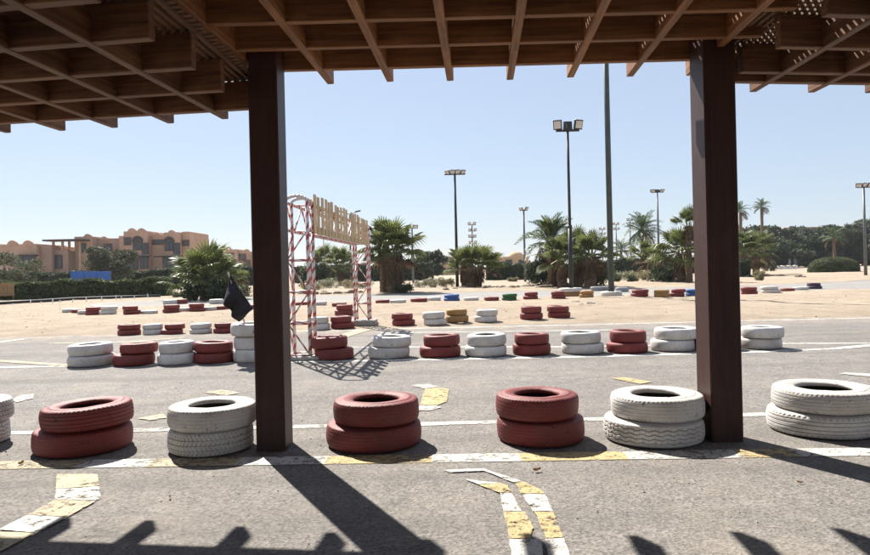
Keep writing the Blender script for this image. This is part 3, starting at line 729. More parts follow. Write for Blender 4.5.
# tall near pole (its head is hidden by the pergola)
t_, pB = lamp_post(611.5, 297, 606, -20, .115, .10, [(-.5, .2, .5, .42, -.4, .35), (.5, .2, .5, .42, .4, .35)], 'tall thick grey-green pole planted in a white tyre by the track', None, plain('grey_green_pole', (.045, .06, .058), .55, .25, 2), None, None, .8)
t_, pA = lamp_post(571.5, 297, 567, 130, .085, .05, [(-.40, .20, .34, .38, -.35, .25), (.42, .20, .38, .38, .45, .25), (0, .16, .34, .34, math.pi, .2), (-.1, .12, .2, .25, 1.4, 0)], 'slender stepped lamp post with two square floodlights, planted in stacked tyres', .42, M_STEEL, None, None, .46)
def planter(p, c0, c1, lab):
    z = max(0, ground_z(p.x, p.y)) - .01
    tyre(TLO[0], c0, p + Vector((0, 0, z)), .40, .19, f'{COL[c0][1]} painted tyre {lab[0]}', None)
    if c1: tyre(TLO[1], c1, p + Vector((-.03, 0, z + .19)), .46, .17, f'{COL[c1][1]} painted tyre {lab[1]}', None)
planter(pA, 'Y', 'W', ('under the white one round the stepped lamp post', 'round the foot of the stepped lamp post'))
planter(pB, 'W', None, ('lying round the foot of the thick grey-green pole', ''))
lamp_post(457, 287, 452, 174, .11, .07, [(-.5, .12, .34, .3, -.5, .5), (-.15, .14, .34, .3, 0, .4), (.2, .14, .34, .3, .1, .4), (.55, .12, .34, .3, .5, .5)], 'lamp post with a row of four small floodlights beside a low palm', None, M_STEEL, 46, None, .7)
lamp_post(525, 285, 523, 210, .10, .07, [(-.22, .1, .34, .28, -.7, .6), (.24, .1, .34, .28, .7, .6)], 'thin pale lamp post with a V of two floodlights by the domed house', None, M_PALE_STEEL, 56, None, .3)
lamp_post(865.5, 275, 863, 187, .12, .07, [(-.4, .12, .42, .34, -.5, .5), (.05, .16, .34, .3, 0, .4), (.42, .14, .42, .34, .5, .5)], 'lamp post with three clustered floodlights beside the rounded hedge', None, M_PALE_STEEL, 52, None, .5)
lamp_post(659, 280, 657, 192, .13, .07, [(-.45, .12, .5, .3, -.4, .8), (.45, .12, .5, .3, .4, .8), (0, .1, .4, .3, 3.1, .5)], 'pale lamp post with three floodlights rising behind fan palms', None, M_PALE_STEEL, 66, None, .6)
lamp_post(413, 285, 410, 228, .10, .06, [(-.3, .1, .5, .34, -.3, .4), (.3, .1, .5, .34, .3, .4)], 'short lamp post behind the stout fan palm', None, M_PALE_STEEL, 62, None, .4)
def double_arm(px, ty, d, label):
    x = (px - CX) / F * d; zt = EYE + (CY + (CX - px) * math.tan(ROLL) - ty) / F * d
    t = pole_group(Vector((x, d, 0)), zt - .1, .12, .07, 'street_lamp', label, M_PALE_STEEL); t['category'] = 'street lamp'
    for s in (-1, 1):
        tube('arm', (x, d, zt - .15), (x + s * .7, d, zt + .12), .04, M_PALE_STEEL, t)
        o = link_mesh('lamp_head', box_mesh('lamp_head', .6, .26, .14, .04, 2), M_PALE_STEEL, t); o.location = (x + s * .85, d, zt + .15); o.rotation_euler = (0, -s * .2, 0)
double_arm(351, 213, 70, 'twin-armed street lamp seen through the striped gate')
def mast(px, ty, d, label, rows=3, group=None):
    x = (px - CX) / F * d; zt = EYE + (CY + (CX - px) * math.tan(ROLL) - ty) / F * d
    t = pole_group(Vector((x, d, 0)), zt, .16, .1, 'floodlight_mast', label, M_PALE_STEEL, None, group); t['category'] = 'mast'
    for k in range(rows):
        z = zt - .15 - k * 1.1
        tube('crossarm', (x - .7, d, z), (x + .7, d, z), .06, M_PALE_STEEL, t)
        for s in (-1, 1): flood(t, Vector((x + s * .45 + .1 * (k % 2), d - .1, z + .25)), .55, .45, s * .3, .4)
mast(473, 224, 120, 'distant mast with stacked floodlights above the low palm', 4)
for px, ty, d, r in ((593, 232, 150, 1), (603, 229, 150, 2), (617, 224, 150, 2), (631, 220, 150, 2)):
    mast(px, ty, d, 'distant pale floodlight mast behind the date palm', r, 'distant sports ground masts')

# ------------------------------------------------------------------ foliage
def set_tint(me, vals):
    a = me.attributes.new('tint', 'FLOAT', 'FACE'); a.data.foreach_set('value', vals)
def leaf_cloud(name, lobes, n, size, seed, shell=.55, aspect=.55, flat=0.0, zmin=None, up=0.0):
    rng = np.random.default_rng(seed)
    vol = np.array([l[3] * l[4] * l[5] for l in lobes]) ** .75; pr_ = vol / vol.sum()
    idx = rng.choice(len(lobes), n, p=pr_); Lb = np.array(lobes)[idx]
    d = rng.normal(size=(n, 3)); d /= np.linalg.norm(d, axis=1)[:, None]
    rad = shell + (1 - shell) * rng.random(n) ** .6; rad *= 1 + .12 * rng.normal(size=n)
    P = Lb[:, :3] + d * Lb[:, 3:6] * rad[:, None]
    if zmin is not None: P[:, 2] = np.maximum(P[:, 2], zmin + .1 * rng.random(n))
    nrm = rng.normal(size=(n, 3)) + d * .6; nrm[:, 2] += flat
    nrm /= np.linalg.norm(nrm, axis=1)[:, None]
    t = rng.normal(size=(n, 3)); t[:, 2] += up; t -= (t * nrm).sum(1)[:, None] * nrm; t /= np.linalg.norm(t, axis=1)[:, None] + 1e-9
    b = np.cross(nrm, t); sz = size * (.6 + .8 * rng.random(n))
    tl = t * sz[:, None]; bw = b * (sz * aspect)[:, None]
    V = np.stack([P - tl, P + bw * .9 - tl * .1, P + tl, P - bw * .9 + tl * .05], 1).reshape(-1, 3)
    me = bpy.data.meshes.new(name)
    me.vertices.add(4 * n); me.vertices.foreach_set('co', V.ravel())
    me.loops.add(4 * n); me.loops.foreach_set('vertex_index', np.arange(4 * n))
    me.polygons.add(n); me.polygons.foreach_set('loop_start', np.arange(0, 4 * n, 4)); me.update(calc_edges=True)
    clump = np.sin(P[:, 0] * 1.9 + 1) * np.sin(P[:, 1] * 1.7) * np.sin(P[:, 2] * 2.1 + 2)
    set_tint(me, np.clip(.3 + .35 * rng.random(n) - .1 + .18 * clump, 0, 1))
    return me
LEAF_DK = lambda: m_leaf('dark_foliage', (.024, .034, .019), (.082, .105, .052), .25, .75)
LEAF_GR = lambda: m_leaf('green_foliage', (.04, .052, .024), (.125, .15, .065), .25, .7)
LEAF_OL = lambda: m_leaf('olive_foliage', (.06, .066, .04), (.16, .165, .10), .25, .75)
LEAF_GG = lambda: m_leaf('grey_green_foliage', (.04, .048, .032), (.115, .13, .08), .25, .75)
LEAF_DRY = lambda: m_leaf('dry_foliage', (.13, .11, .05), (.36, .31, .17), .3)
LEAF_PALE = lambda: m_leaf('pale_flowering_foliage', (.12, .13, .07), (.42, .40, .28), .3)
BARK = plain('bark', (.14, .10, .07), .9, .3, 8, .02)
def tree(base, h, w, label, mat, seed, n=5000, leaf=.16, trunk_h=.3, group=None, name='tree', lobes_n=12, cat='tree', depth=None):
    rng = random.Random(seed); depth = depth or w * .8
    t = thing(name, base, label, cat, group)
    lobes = []; tips = []
    for k in range(lobes_n):
        a = rng.uniform(0, 6.28); q = rng.random() ** .5
        z = trunk_h * h + (h * (1 - trunk_h)) * rng.uniform(.15, .86)
        env = math.sin(math.pi * min(1, max(.15, (z / h - trunk_h * .5) / (1 - trunk_h * .5)))) ** .6
        x = math.cos(a) * q * w * .36 * env; y_ = math.sin(a) * q * depth * .36 * env
        rr = rng.uniform(.16, .27)
        lobes.append((x, y_, z, w * rr, depth * rr, h * rr * .62)); tips.append(Vector((x, y_, z)))
    for l in list(lobes): lobes.append((l[0] + rng.uniform(-.7, .7) * l[3], l[1] + rng.uniform(-.7, .7) * l[4], l[2] + rng.uniform(.2, 1.0) * l[5], l[3] * .45, l[4] * .45, l[5] * .5))
    me = leaf_cloud('crown', lobes, n, leaf, seed, .35); me.materials.append(mat)
    o = link_mesh('crown', me, None, t); o.matrix_parent_inverse = Matrix.Identity(4)
    r = max(.06, .022 * h)
    tp = Vector((rng.uniform(-.05, .05) * w, 0, h * max(.35, trunk_h * 1.3)))
    tr = link_mesh('trunk', pipe_mesh('trunk', [(0, 0, -.05), (tp.x * .3, 0, tp.z * .4), tp], [r * 1.25, r, r * .75], 9), BARK, t); tr.matrix_parent_inverse = Matrix.Identity(4)
    for tip in tips[:5]:
        s = Vector((tp.x * .6, 0, tp.z * .75)); m_ = s.lerp(tip, .5) + Vector((0, 0, .08 * h))
        lb = link_mesh('limb', pipe_mesh('limb', [s, m_, tip], [r * .55, r * .4, r * .15], 6), BARK, t); lb.matrix_parent_inverse = Matrix.Identity(4)
    return t
def shrub(base, w, h, label, mat, seed, n=900, leaf=.07, name='shrub', up=.6, group=None, aspect=.4, depth=None):
    rng = random.Random(seed); t = thing(name, base, label, 'shrub', group); depth = depth or w * .8
    lobes = [(rng.uniform(-.34, .34) * w, rng.uniform(-.3, .3) * depth, h * rng.uniform(.25, .62), w * rng.uniform(.13, .25), depth * rng.uniform(.15, .25), h * rng.uniform(.25, .4)) for _ in range(8)]
    me = leaf_cloud('foliage', lobes, n, leaf, seed, .2, aspect, 0, 0, up); me.materials.append(mat)
    o = link_mesh('foliage', me, None, t); o.matrix_parent_inverse = Matrix.Identity(4)
    V = []; Fc = []
    for k in range(14):
        a = rng.uniform(0, 6.28); q = rng.uniform(.1, .4); p0 = Vector((rng.uniform(-.1, .1) * w, rng.uniform(-.1, .1) * depth, -.03)); p1 = Vector((math.cos(a) * q * w, math.sin(a) * q * depth, h * rng.uniform(.4, .8)))
        b_ = len(V); V += [p0 + Vector((.012, 0, 0)), p0 - Vector((.006, -.01, 0)), p0 - Vector((.006, .01, 0)), p1]; Fc += [(b_, b_ + 1, b_ + 3), (b_ + 1, b_ + 2, b_ + 3), (b_ + 2, b_, b_ + 3)]
    s = link_mesh('stems', from_arrays('stems', V, Fc), BARK, t); s.matrix_parent_inverse = Matrix.Identity(4)
    return t
def hedge(p0, p1, depth, h, label, mat, seed, n, leaf=.09, name='hedge', round_=False):
    """clipped hedge from p0 to p1 (ground points)"""
    p0 = Vector(p0); p1 = Vector(p1); rng = np.random.default_rng(seed); L = (p1 - p0).length
    t = thing(name, (p0 + p1) / 2, label, 'hedge')
    u = rng.uniform(-.5, .5, n); v = rng.uniform(-.5, .5, n); w = rng.random(n)
    side = rng.random(n); k = rng.random(n) * .13
    if round_:
        th = rng.uniform(0, 2 * np.pi, n); zz = rng.random(n) ** .8; rr = np.sqrt(np.clip(1 - zz ** 3.2, 0, 1)) * (1 - .25 * rng.random(n) ** 2)
        # boat-shaped clipped mound
        P = np.stack([.5 * L * rr * np.cos(th), .5 * depth * rr * np.sin(th), h * zz], 1)
        dN = np.stack([np.cos(th), np.sin(th), zz], 1)
    else:
        f = side < .45; v = np.where(f, -.5 + k, np.where(side < .55, .5 - k, v)); w = np.where(side > .55, 1 - k * .9, w)
        e = side > .93; u = np.where(e, np.sign(u) * (.5 - k * depth / L), u); w = np.where(e, rng.random(n), w)
        wob = .09 * np.sin(u * L * 1.3 + seed) + .06 * np.sin(u * L * 3.7) + .05 * rng.normal(size=n)
        P = np.stack([u * L, v * depth + .06 * rng.normal(size=n), np.clip(w * h + wob * (w > .8) * h * .8, .0, 9)], 1)
        dN = np.stack([0 * u, np.sign(v) * .6, (w > .85) * .8], 1)
    nr = rng.normal(size=(n, 3)) + dN * .7; nr /= np.linalg.norm(nr, axis=1)[:, None]
    tt = rng.normal(size=(n, 3)); tt -= (tt * nr).sum(1)[:, None] * nr; tt /= np.linalg.norm(tt, axis=1)[:, None]
    b = np.cross(nr, tt); sz = leaf * (.6 + .8 * rng.random(n))
    tl = tt * sz[:, None]; bw = b * (sz * .6)[:, None]
    V = np.stack([P - tl, P + bw, P + tl, P - bw], 1).reshape(-1, 3)
    me = bpy.data.meshes.new('foliage'); me.vertices.add(4 * n); me.vertices.foreach_set('co', V.ravel()); me.loops.add(4 * n); me.loops.foreach_set('vertex_index', np.arange(4 * n))
    me.polygons.add(n); me.polygons.foreach_set('loop_start', np.arange(0, 4 * n, 4)); me.update(calc_edges=True)
    set_tint(me, np.clip(.15 + .45 * rng.random(n) + .12 * np.sin(P[:, 0] * 2.3), 0, 1)); me.materials.append(mat)
    ang = math.atan2(p1.y - p0.y, p1.x - p0.x); t.rotation_euler = (0, 0, ang)
    o = link_mesh('foliage', me, None, t); o.matrix_parent_inverse = Matrix.Identity(4)
    if not round_:
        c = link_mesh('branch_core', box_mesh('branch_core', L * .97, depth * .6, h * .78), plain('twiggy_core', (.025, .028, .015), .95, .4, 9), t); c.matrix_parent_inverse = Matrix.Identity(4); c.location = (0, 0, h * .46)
    else:
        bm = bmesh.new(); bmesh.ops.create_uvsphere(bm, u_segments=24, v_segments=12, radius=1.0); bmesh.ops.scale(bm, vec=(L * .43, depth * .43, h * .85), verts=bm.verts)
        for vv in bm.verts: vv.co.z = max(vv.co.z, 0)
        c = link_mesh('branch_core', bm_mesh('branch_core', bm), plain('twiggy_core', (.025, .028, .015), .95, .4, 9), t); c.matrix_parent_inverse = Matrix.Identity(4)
    return t

# fan-palm and feather-palm leaves (length 1, along +X)
def fan_leaf(seed):
    rng = random.Random(seed); V = []; Fc = []; T = []
    n = 20; p = .54; sag = rng.uniform(.03, .12)
    for k in range(5):
        x = p * k / 4; w = .022 * (1 - .5 * k / 4); z = -.05 * (k / 4) ** 2
        V += [Vector((x, -w, z)), Vector((x, w, z)), Vector((x, 0, z - w))]
    for k in range(4):
        a = 3 * k; Fc += [(a, a + 1, a + 4, a + 3), (a + 1, a + 2, a + 5, a + 4), (a + 2, a, a + 3, a + 5)]; T += [.75] * 3
    c0 = Vector((p, 0, -.05)); span = math.radians(rng.uniform(118, 138))
    for i in range(n):
        a = -span + 2 * span * (i + .5) / n; L = .50 * (1 - .30 * abs(a) / span) * rng.uniform(.9, 1.05); hw = span / n * .97
        def pt(r, ang, dz): return c0 + Vector((math.cos(ang) * r, math.sin(ang) * r, dz))
        f = .45 + .06 * math.cos(a)
        lift = .12 * abs(math.sin(a))
        b = len(V)
        V += [c0, pt(L * f, a - hw, lift * f - .02), pt(L * f, a, lift * f + .035), pt(L * f, a + hw, lift * f - .02), pt(L * .82, a - hw * .35, lift * .6 - sag * .6), pt(L * .82, a + hw * .35, lift * .6 - sag * .6), pt(L, a + rng.uniform(-.04, .04), lift * .3 - sag * rng.uniform(1.3, 2.6))]
        Fc += [(b, b + 1, b + 2), (b, b + 2, b + 3), (b + 1, b + 4, b + 2), (b + 2, b + 5, b + 3), (b + 2, b + 4, b + 5), (b + 4, b + 6, b + 5)]
        q = rng.uniform(.15, .6); T += [q] * 6
    me = from_arrays('frond', V, Fc); set_tint(me, T[:len(me.polygons)] if len(T) >= len(me.polygons) else T + [.4] * (len(me.polygons) - len(T))); return me
def feather_leaf(seed, droop=.45):
    rng = random.Random(seed); V = []; Fc = []; T = []
    n = 30; cur = lambda s: Vector((s * (1 - .18 * s * droop), 0, .12 * s - droop * s * s * s))
    for k in range(9):
        c = cur(k / 8); w = .016 * (1 - .85 * k / 8)
        V += [c + Vector((0, -w, 0)), c + Vector((0, w, 0)), c + Vector((0, 0, -w))]
    for k in range(8):
        a = 3 * k; Fc += [(a, a + 1, a + 4, a + 3), (a + 1, a + 2, a + 5, a + 4), (a + 2, a, a + 3, a + 5)]; T += [.7] * 3
    for i in range(n):
        s = .14 + .85 * i / (n - 1); c = cur(s); L = .30 * math.sin(math.pi * (.18 + .8 * (s - .1))) ** .8 * rng.uniform(.85, 1.1) + .03
        for sg in (-1, 1):
            dr = Vector((.62 + .25 * s, sg * .8, .28 - .7 * rng.random() * .8)).normalized(); wv = Vector((.026, 0, -.012))
            b = len(V); V += [c - wv * .5, c + dr * L * .5 + wv * .8, c + dr * L + Vector((0, 0, -.25 * L)), c + dr * L * .5 - wv * .8]
            Fc += [(b, b + 1, b + 2, b + 3)]; T.append(rng.uniform(.15, .6))
    me = from_arrays('frond', V, Fc); set_tint(me, (T + [.4] * len(me.polygons))[:len(me.polygons)]); return me
FAN = [fan_leaf(i) for i in range(5)]; FEA = [feather_leaf(10 + i, (.25, .45, .65)[i % 3]) for i in range(6)]
M_FAN = m_leaf('fan_palm_leaf', (.045, .06, .02), (.20, .225, .075), .42, .45)
M_FEA = m_leaf('feather_palm_leaf', (.03, .055, .025), (.13, .17, .075), .3, .42)
M_DEAD = m_leaf('dead_palm_leaf', (.055, .034, .02), (.19, .12, .065), .15, .85)
for m_ in FAN: m_.materials.append(M_FAN)
for m_ in FEA: m_.materials.append(M_FEA)
M_TRUNK = plain('palm_trunk_fibre', (.15, .095, .06), .95, .35, 9, .03)
def palm_trunk(h, r0, r1, seed):
    rng = random.Random(seed); seg = 12; rows = max(6, int(h / .12)); V = []; Fc = []
    lean = rng.uniform(-.03, .03)
    for j in range(rows + 1):
        f = j / rows; z = h * f - .05
        for k in range(seg):
            a = 2 * math.pi * (k + .5 * (j % 2)) / seg
            r = (r0 + (r1 - r0) * f) * (1 + .16 * ((j + k) % 2) + rng.uniform(-.06, .06))
            V.append((r * math.cos(a) + lean * z, r * math.sin(a), z))
    for j in range(rows):
        for k in range(seg): Fc.append((j * seg + k, j * seg + (k + 1) % seg, (j + 1) * seg + (k + 1) % seg, (j + 1) * seg + k))
    Fc.append(tuple(rows * seg + k for k in range(seg)))
    return from_arrays('trunk', V, Fc)
def skirt_mesh(z1, z0, r, seed, n=260):
    rng = random.Random(seed); V = []; Fc = []; T = []
    for i in range(n):
        a = rng.uniform(0, 6.28); zt = z0 + (z1 - z0) * rng.uniform(.35, 1); L = (z1 - z0) * rng.uniform(.3, .55); zb = max(.02, zt - L)
        rt = r * rng.uniform(.45, .75); rb = r * rng.uniform(.75, 1.15); w = rng.uniform(.03, .09)
        c = Vector((math.cos(a), math.sin(a), 0)); s = Vector((-c.y, c.x, 0)); tw = s * rng.uniform(-.15, .15)
        b = len(V); V += [c * rt + Vector((0, 0, zt)), c * (rt + rb) / 2 * 1.05 + s * w + Vector((0, 0, (zt + zb) / 2)), c * rb + tw + Vector((0, 0, zb)), c * (rt + rb) / 2 * 1.05 - s * w + Vector((0, 0, (zt + zb) / 2))]
        Fc.append((b, b + 1, b + 2, b + 3)); T.append(rng.uniform(0, .7))
    me = from_arrays('skirt', V, Fc); set_tint(me, (T + [.3] * len(me.polygons))[:len(me.polygons)]); me.materials.append(M_DEAD); return me
def palm(base, th, leaf, nf, label, kind, seed, r0=.2, r1=.15, skirt=0, elev=(-35, 85), group=None, dead=4, name=None, squash=1.0):
    rng = random.Random(seed); t = thing(name or ('fan_palm' if kind == 'fan' else 'date_palm'), base, label, 'palm', group)
    tr = link_mesh('trunk', palm_trunk(th, r0, r1, seed), M_TRUNK, t); tr.matrix_parent_inverse = Matrix.Identity(4)
    if skirt:
        s = link_mesh('skirt', skirt_mesh(th + .1, max(.02, th - skirt), max(r0, r1) * 1.45, seed), None, t); s.matrix_parent_inverse = Matrix.Identity(4)
    src = FAN if kind == 'fan' else FEA
    if kind == 'fan': nf = int(nf * .74); leaf *= 1.14; dead = dead // 2; elev = (max(elev[0], -38), elev[1])
    for i in range(nf):
        f = (i + .5) / nf; el = math.radians(elev[0] + (elev[1] - elev[0]) * f ** .85 + rng.uniform(-15, 15)); az = i * 2.39996 + rng.uniform(-.25, .25)
        o = bpy.data.objects.new('frond', rng.choice(src)); C.objects.link(o); o.parent = t
        o.location = (.6 * r1 * math.cos(az), .6 * r1 * math.sin(az), th - .05 + .12 * f)
        L = leaf * rng.uniform(.82, 1.1) * (1 - .12 * f)
        o.rotation_mode = 'QUATERNION'
        o.rotation_quaternion = Euler((0, 0, az)).to_quaternion() @ Euler((0, -el, 0)).to_quaternion() @ Euler((rng.uniform(-.35, .35), 0, 0)).to_quaternion()
        o.scale = (L, L * squash, L)
        if i < dead:
            sl = o.material_slots[0]; sl.link = 'OBJECT'; sl.material = M_DEAD
    return t
def gp(px, py=None, d=None):
    if d: return Vector(((px - CX) / F * d, d, 0.0))
    g = ground(px, py); return Vector((g.x, g.y, 0))

# left: bushy palm clump beside the hairpin
palm(gp(207, 0, 33), 1.0, 1.75, 34, 'broad bushy fan palm with sunlit fronds beside the track hairpin', 'fan', 21, .3, .3, .8, (-20, 88), None, 3)
palm(gp(192, 0, 34.5), .6, 1.5, 22, 'low spreading fan palm crowding the broad bushy palm', 'fan', 22, .22, .2, .4, (-10, 85), None, 3)
palm(gp(222, 0, 34), .9, 1.35, 20, 'smaller fan palm tucked against the broad bushy palm near the flag', 'fan', 23, .2, .2, .6, (-15, 85), None, 3)
shrub(gp(205, 0, 32.4), 2.6, 1.3, 'dense dark green shrub at the foot of the bushy palm', LEAF_DK(), 24, 2600, .1)
# palms seen through the gate
palm(gp(323, 0, 62), 1.9, 1.9, 30, 'dark fan palm seen beneath the gate beam, left of its twin', 'fan', 31, .25, .22, .9, (-30, 85), None, 3)
palm(gp(341, 0, 60), 1.7, 1.8, 30, 'dark fan palm seen beneath the gate beam near its far tower', 'fan', 32, .25, .22, .9, (-30, 85), None, 3)
shrub(gp(313, 0, 60), 3, 2.2, 'dark round shrub under the gate palms', LEAF_DK(), 33, 2600, .13)
# stout fan palm right of the gate
palm(gp(394, 0, 37), 2.25, 1.75, 44, 'stout fan palm with thick shaggy brown trunk beside the gate', 'fan', 41, .40, .40, 1.9, (-48, 86), None, 8)
palm(gp(384, 0, 37.6), 2.75, 1.45, 24, 'taller slim fan palm rising out of the stout shaggy palm', 'fan', 42, .25, .2, 1.2, (-25, 88), None, 3)
shrub(gp(404, 0, 36.3), 1.1, .6, 'low dark weed at the foot of the stout shaggy palm', LEAF_GR(), 43, 700, .08)
# low palm by the four-light post
palm(gp(474, 0, 45), 1.25, 1.75, 38, 'squat fan palm with a barrel-wide brown trunk', 'fan', 51, .46, .52, 1.0, (-12, 86), None, 6)
palm(gp(464, 0, 46.5), 1.1, 1.3, 20, 'small fan palm half hidden behind the squat barrel-trunk palm', 'fan', 52, .2, .2, .8, (-10, 85), None, 3)
# cluster of palms in the centre
palm(gp(551, 0, 42), 2.75, 1.95, 32, 'tall date-like palm with arching dark fronds above the central thicket', 'feather', 61, .22, .2, 0, (-42, 86), None, 3)
palm(gp(551, 0, 41.5), 3.25, 1.05, 14, 'upright young fan palm crowning the central thicket', 'fan', 62, .16, .14, 0, (20, 88), None, 0)
palm(gp(562, 0, 39), 1.7, 1.5, 34, 'fan palm with rough brown trunk beside the stepped lamp post', 'fan', 63, .27, .25, 1.2, (-40, 84), None, 8)
palm(gp(590, 0, 37.5), 1.75, 1.5, 36, 'bushy fan palm with rough brown trunk between the two near poles', 'fan', 64, .32, .30, 1.3, (-40, 86), None, 9)
palm(gp(578, 0, 39.5), 2.2, 1.3, 24, 'yellowing fan palm in the middle of the central thicket', 'fan', 65, .25, .22, 1.4, (-30, 86), None, 8)
shrub(gp(546, 0, 43), 3, 2.3, 'dense dark shrub filling the base of the central palm thicket', LEAF_DK(), 66, 3200, .12)
shrub(gp(578, 0, 40.5), 2.6, 1.8, 'dark shrub between the trunks of the central palms', LEAF_DK(), 67, 2600, .12)
shrub(gp(603, 0, 40), 1.6, 1.5, 'dark green shrub right behind the thick grey-green pole', LEAF_GR(), 68, 1600, .1)
# right of the near pole
palm(gp(643, 0, 78), 5.2, 2.5, 34, 'slender date palm with arching grey-green crown beside a pale lamp post', 'feather', 71, .2, .17, 0, (-50, 84), None, 4)
palm(gp(622, 0, 95), 3.3, 2.0, 26, 'small distant date palm behind the pale masts', 'feather', 72, .2, .16, 0, (-35, 84), None, 3)
palm(gp(644, 0, 54), 1.9, 1.3, 26, 'young fan palm with yellow-green fronds behind the flowering shrubs', 'fan', 73, .2, .18, .9, (-40, 86), None, 7)
palm(gp(652, 0, 52), 1.5, 1.35, 24, 'dry-skirted fan palm left of the big leaning palm', 'fan', 74, .25, .22, 1.3, (-45, 80), None, 10)
palm(gp(683, 0, 44), 1.9, 1.85, 44, 'big dense fan palm beside the second pergola post', 'fan', 75, .4, .36, 1.5, (-40, 86), None, 5)
palm(gp(689, 0, 43), 3.55, 1.25, 16, 'tall upright fan palm peering past the second pergola post', 'fan', 76, .2, .16, .8, (10, 86), None, 2)
shrub(gp(672, 0, 45.5), 2.6, 1.6, 'dark shrub at the base of the big dense palm', LEAF_DK(), 77, 2200, .11)
shrub(gp(652, 0, 50), 2.6, 1.0, 'straw-coloured dry shrub under the young palms', LEAF_DRY(), 78, 1300, .1)
palm(gp(744, 0, 60), 2.0, 2.1, 36, 'fan palm with drooping fronds just past the second pergola post', 'fan', 81, .3, .28, 1.8, (-50, 84), None, 10)
palm(gp(756, 0, 64), 2.3, 2.1, 32, 'broad fan palm in front of the dark trees', 'fan', 82, .28, .25, 1.6, (-45, 84), None, 7)
palm(gp(763, 0, 120), 10.9, 1.7, 26, 'tallest thin date palm towering over the dark trees', 'feather', 83, .28, .2, 0, (-50, 84), None, 6)
palm(gp(741, 0, 110), 9.4, 1.8, 24, 'tall thin date palm half hidden by the second pergola post', 'feather', 84, .28, .2, 0, (-50, 84), None, 5)
palm(gp(835, 0, 92), 4.3, 1.8, 22, 'bare-trunked palm standing behind the rounded hedge', 'feather', 85, .2, .16, 0, (-35, 75), None, 2)
# left background plants
tree(gp(9, 0, 56), 3.4, 5.2, 'brownish olive bush tree by the bamboo screen', LEAF_OL(), 101, 5200, .12, .12, None, 'bush_tree')
tree(gp(111, 0, 64), 4.6, 4.9, 'rounded grey-green tree in front of the two-storey house', LEAF_OL(), 102, 6500, .13, .15)
shrub(gp(42, 0, 52), 2.1, 1.0, 'rounded green bush behind the long hedge', LEAF_GR(), 103, 1500, .09)
# dark round tree by the squat palm and others far
tree(gp(433, 0, 85), 3.6, 4.6, 'dark rounded tree behind the stout palm', LEAF_DK(), 104, 5000, .16, .1)
tree(gp(418, 0, 90), 2.8, 4.0, 'smaller dark tree between the stout palm and the rounded tree', LEAF_DK(), 105, 3600, .16, .1)
def base_tan(px): return CY + (CX - px) * math.tan(ROLL)
# mass of trees on the right, each its own
labs = ['dark evergreen tree just right of the second pergola post', 'broad dark tree behind the low white wall', 'dense dark tree behind the two small figures', 'tree with feathery upright top beside a roof', 'dark tree behind the bare-trunked palm', 'large dense tree behind the rounded hedge', 'tallest dark tree beside the three-light lamp post', 'dark tree beyond the three-light lamp post', 'low dark tree in the gap of the tree line', 'dark rounded tree at the end of the tree line']
for i, (px, ty, w, d) in enumerate(((752, 228, 11, 128), (775, 226, 10, 138), (795, 228, 9, 140), (806, 221, 7, 150), (822, 230, 11, 140), (842, 226, 10, 136), (858, 219, 12, 142), (885, 220, 13, 140), (784, 236, 9, 130), (915, 222, 14, 140))):
    h = EYE + (base_tan(px) - ty) / F * d
    tree(gp(px, 0, d), h * 1.07, w * 1.2, labs[i], (LEAF_DK(), LEAF_GG(), LEAF_DK())[i % 3], 120 + i, 11000, .30, .02, 'trees along the far edge', 'tree', 12)
# hedges
a0 = ground(-70, 303); a1 = ground(166, 296.5)
hedge((a0.x, a0.y + .6, 0), (a1.x, a1.y + .6, 0), 1.2, 1.02, 'long clipped green hedge behind the track hairpin', LEAF_GR(), 201, 26000, .10)
b0 = gp(-40, 0, 72); b1 = gp(196, 0, 68)
hedge(b0, b1, 1.6, 1.75, 'taller dark hedge in front of the sandstone houses', LEAF_DK(), 202, 22000, .13)
hedge(gp(196, 0, 74), gp(262, 0, 74), 1.6, 2.0, 'dark hedge behind the bushy palm and flag', LEAF_DK(), 203, 7000, .14)
hedge(gp(296, 0, 84), gp(432, 0, 80), 1.8, 2.0, 'dark hedge seen through the striped gate', LEAF_DK(), 204, 13000, .14)
hedge(gp(488, 0, 70), gp(545, 0, 68), 1.5, 1.6, 'low dark hedge in front of the domed house', LEAF_DK(), 205, 7000, .13)
hedge(gp(560, 0, 88), gp(740, 0, 84), 2, 1.9, 'dark hedge behind the slender date palm', LEAF_DK(), 206, 15000, .16)
hedge(gp(809, 0, 71), gp(858, 0, 71), 3.4, 1.55, 'clipped rounded boat-shaped hedge on the sand', LEAF_GR(), 207, 11000, .10, 'hedge', True)
hedge(gp(737, 0, 56), gp(747, 0, 56), 1.2, 1.25, 'small dark clipped block of hedge next to the second pergola post', LEAF_DK(), 208, 2600, .1)
shrub(gp(771, 0, 90), 2.2, 1.6, 'brownish green round bush in front of the tree line', LEAF_OL(), 209, 1500, .12)
hedge(gp(735, 0, 150), gp(930, 0, 150), 3, 4.6, 'dark unclipped hedge filling in beneath the tree line', LEAF_DK(), 210, 12000, .34)
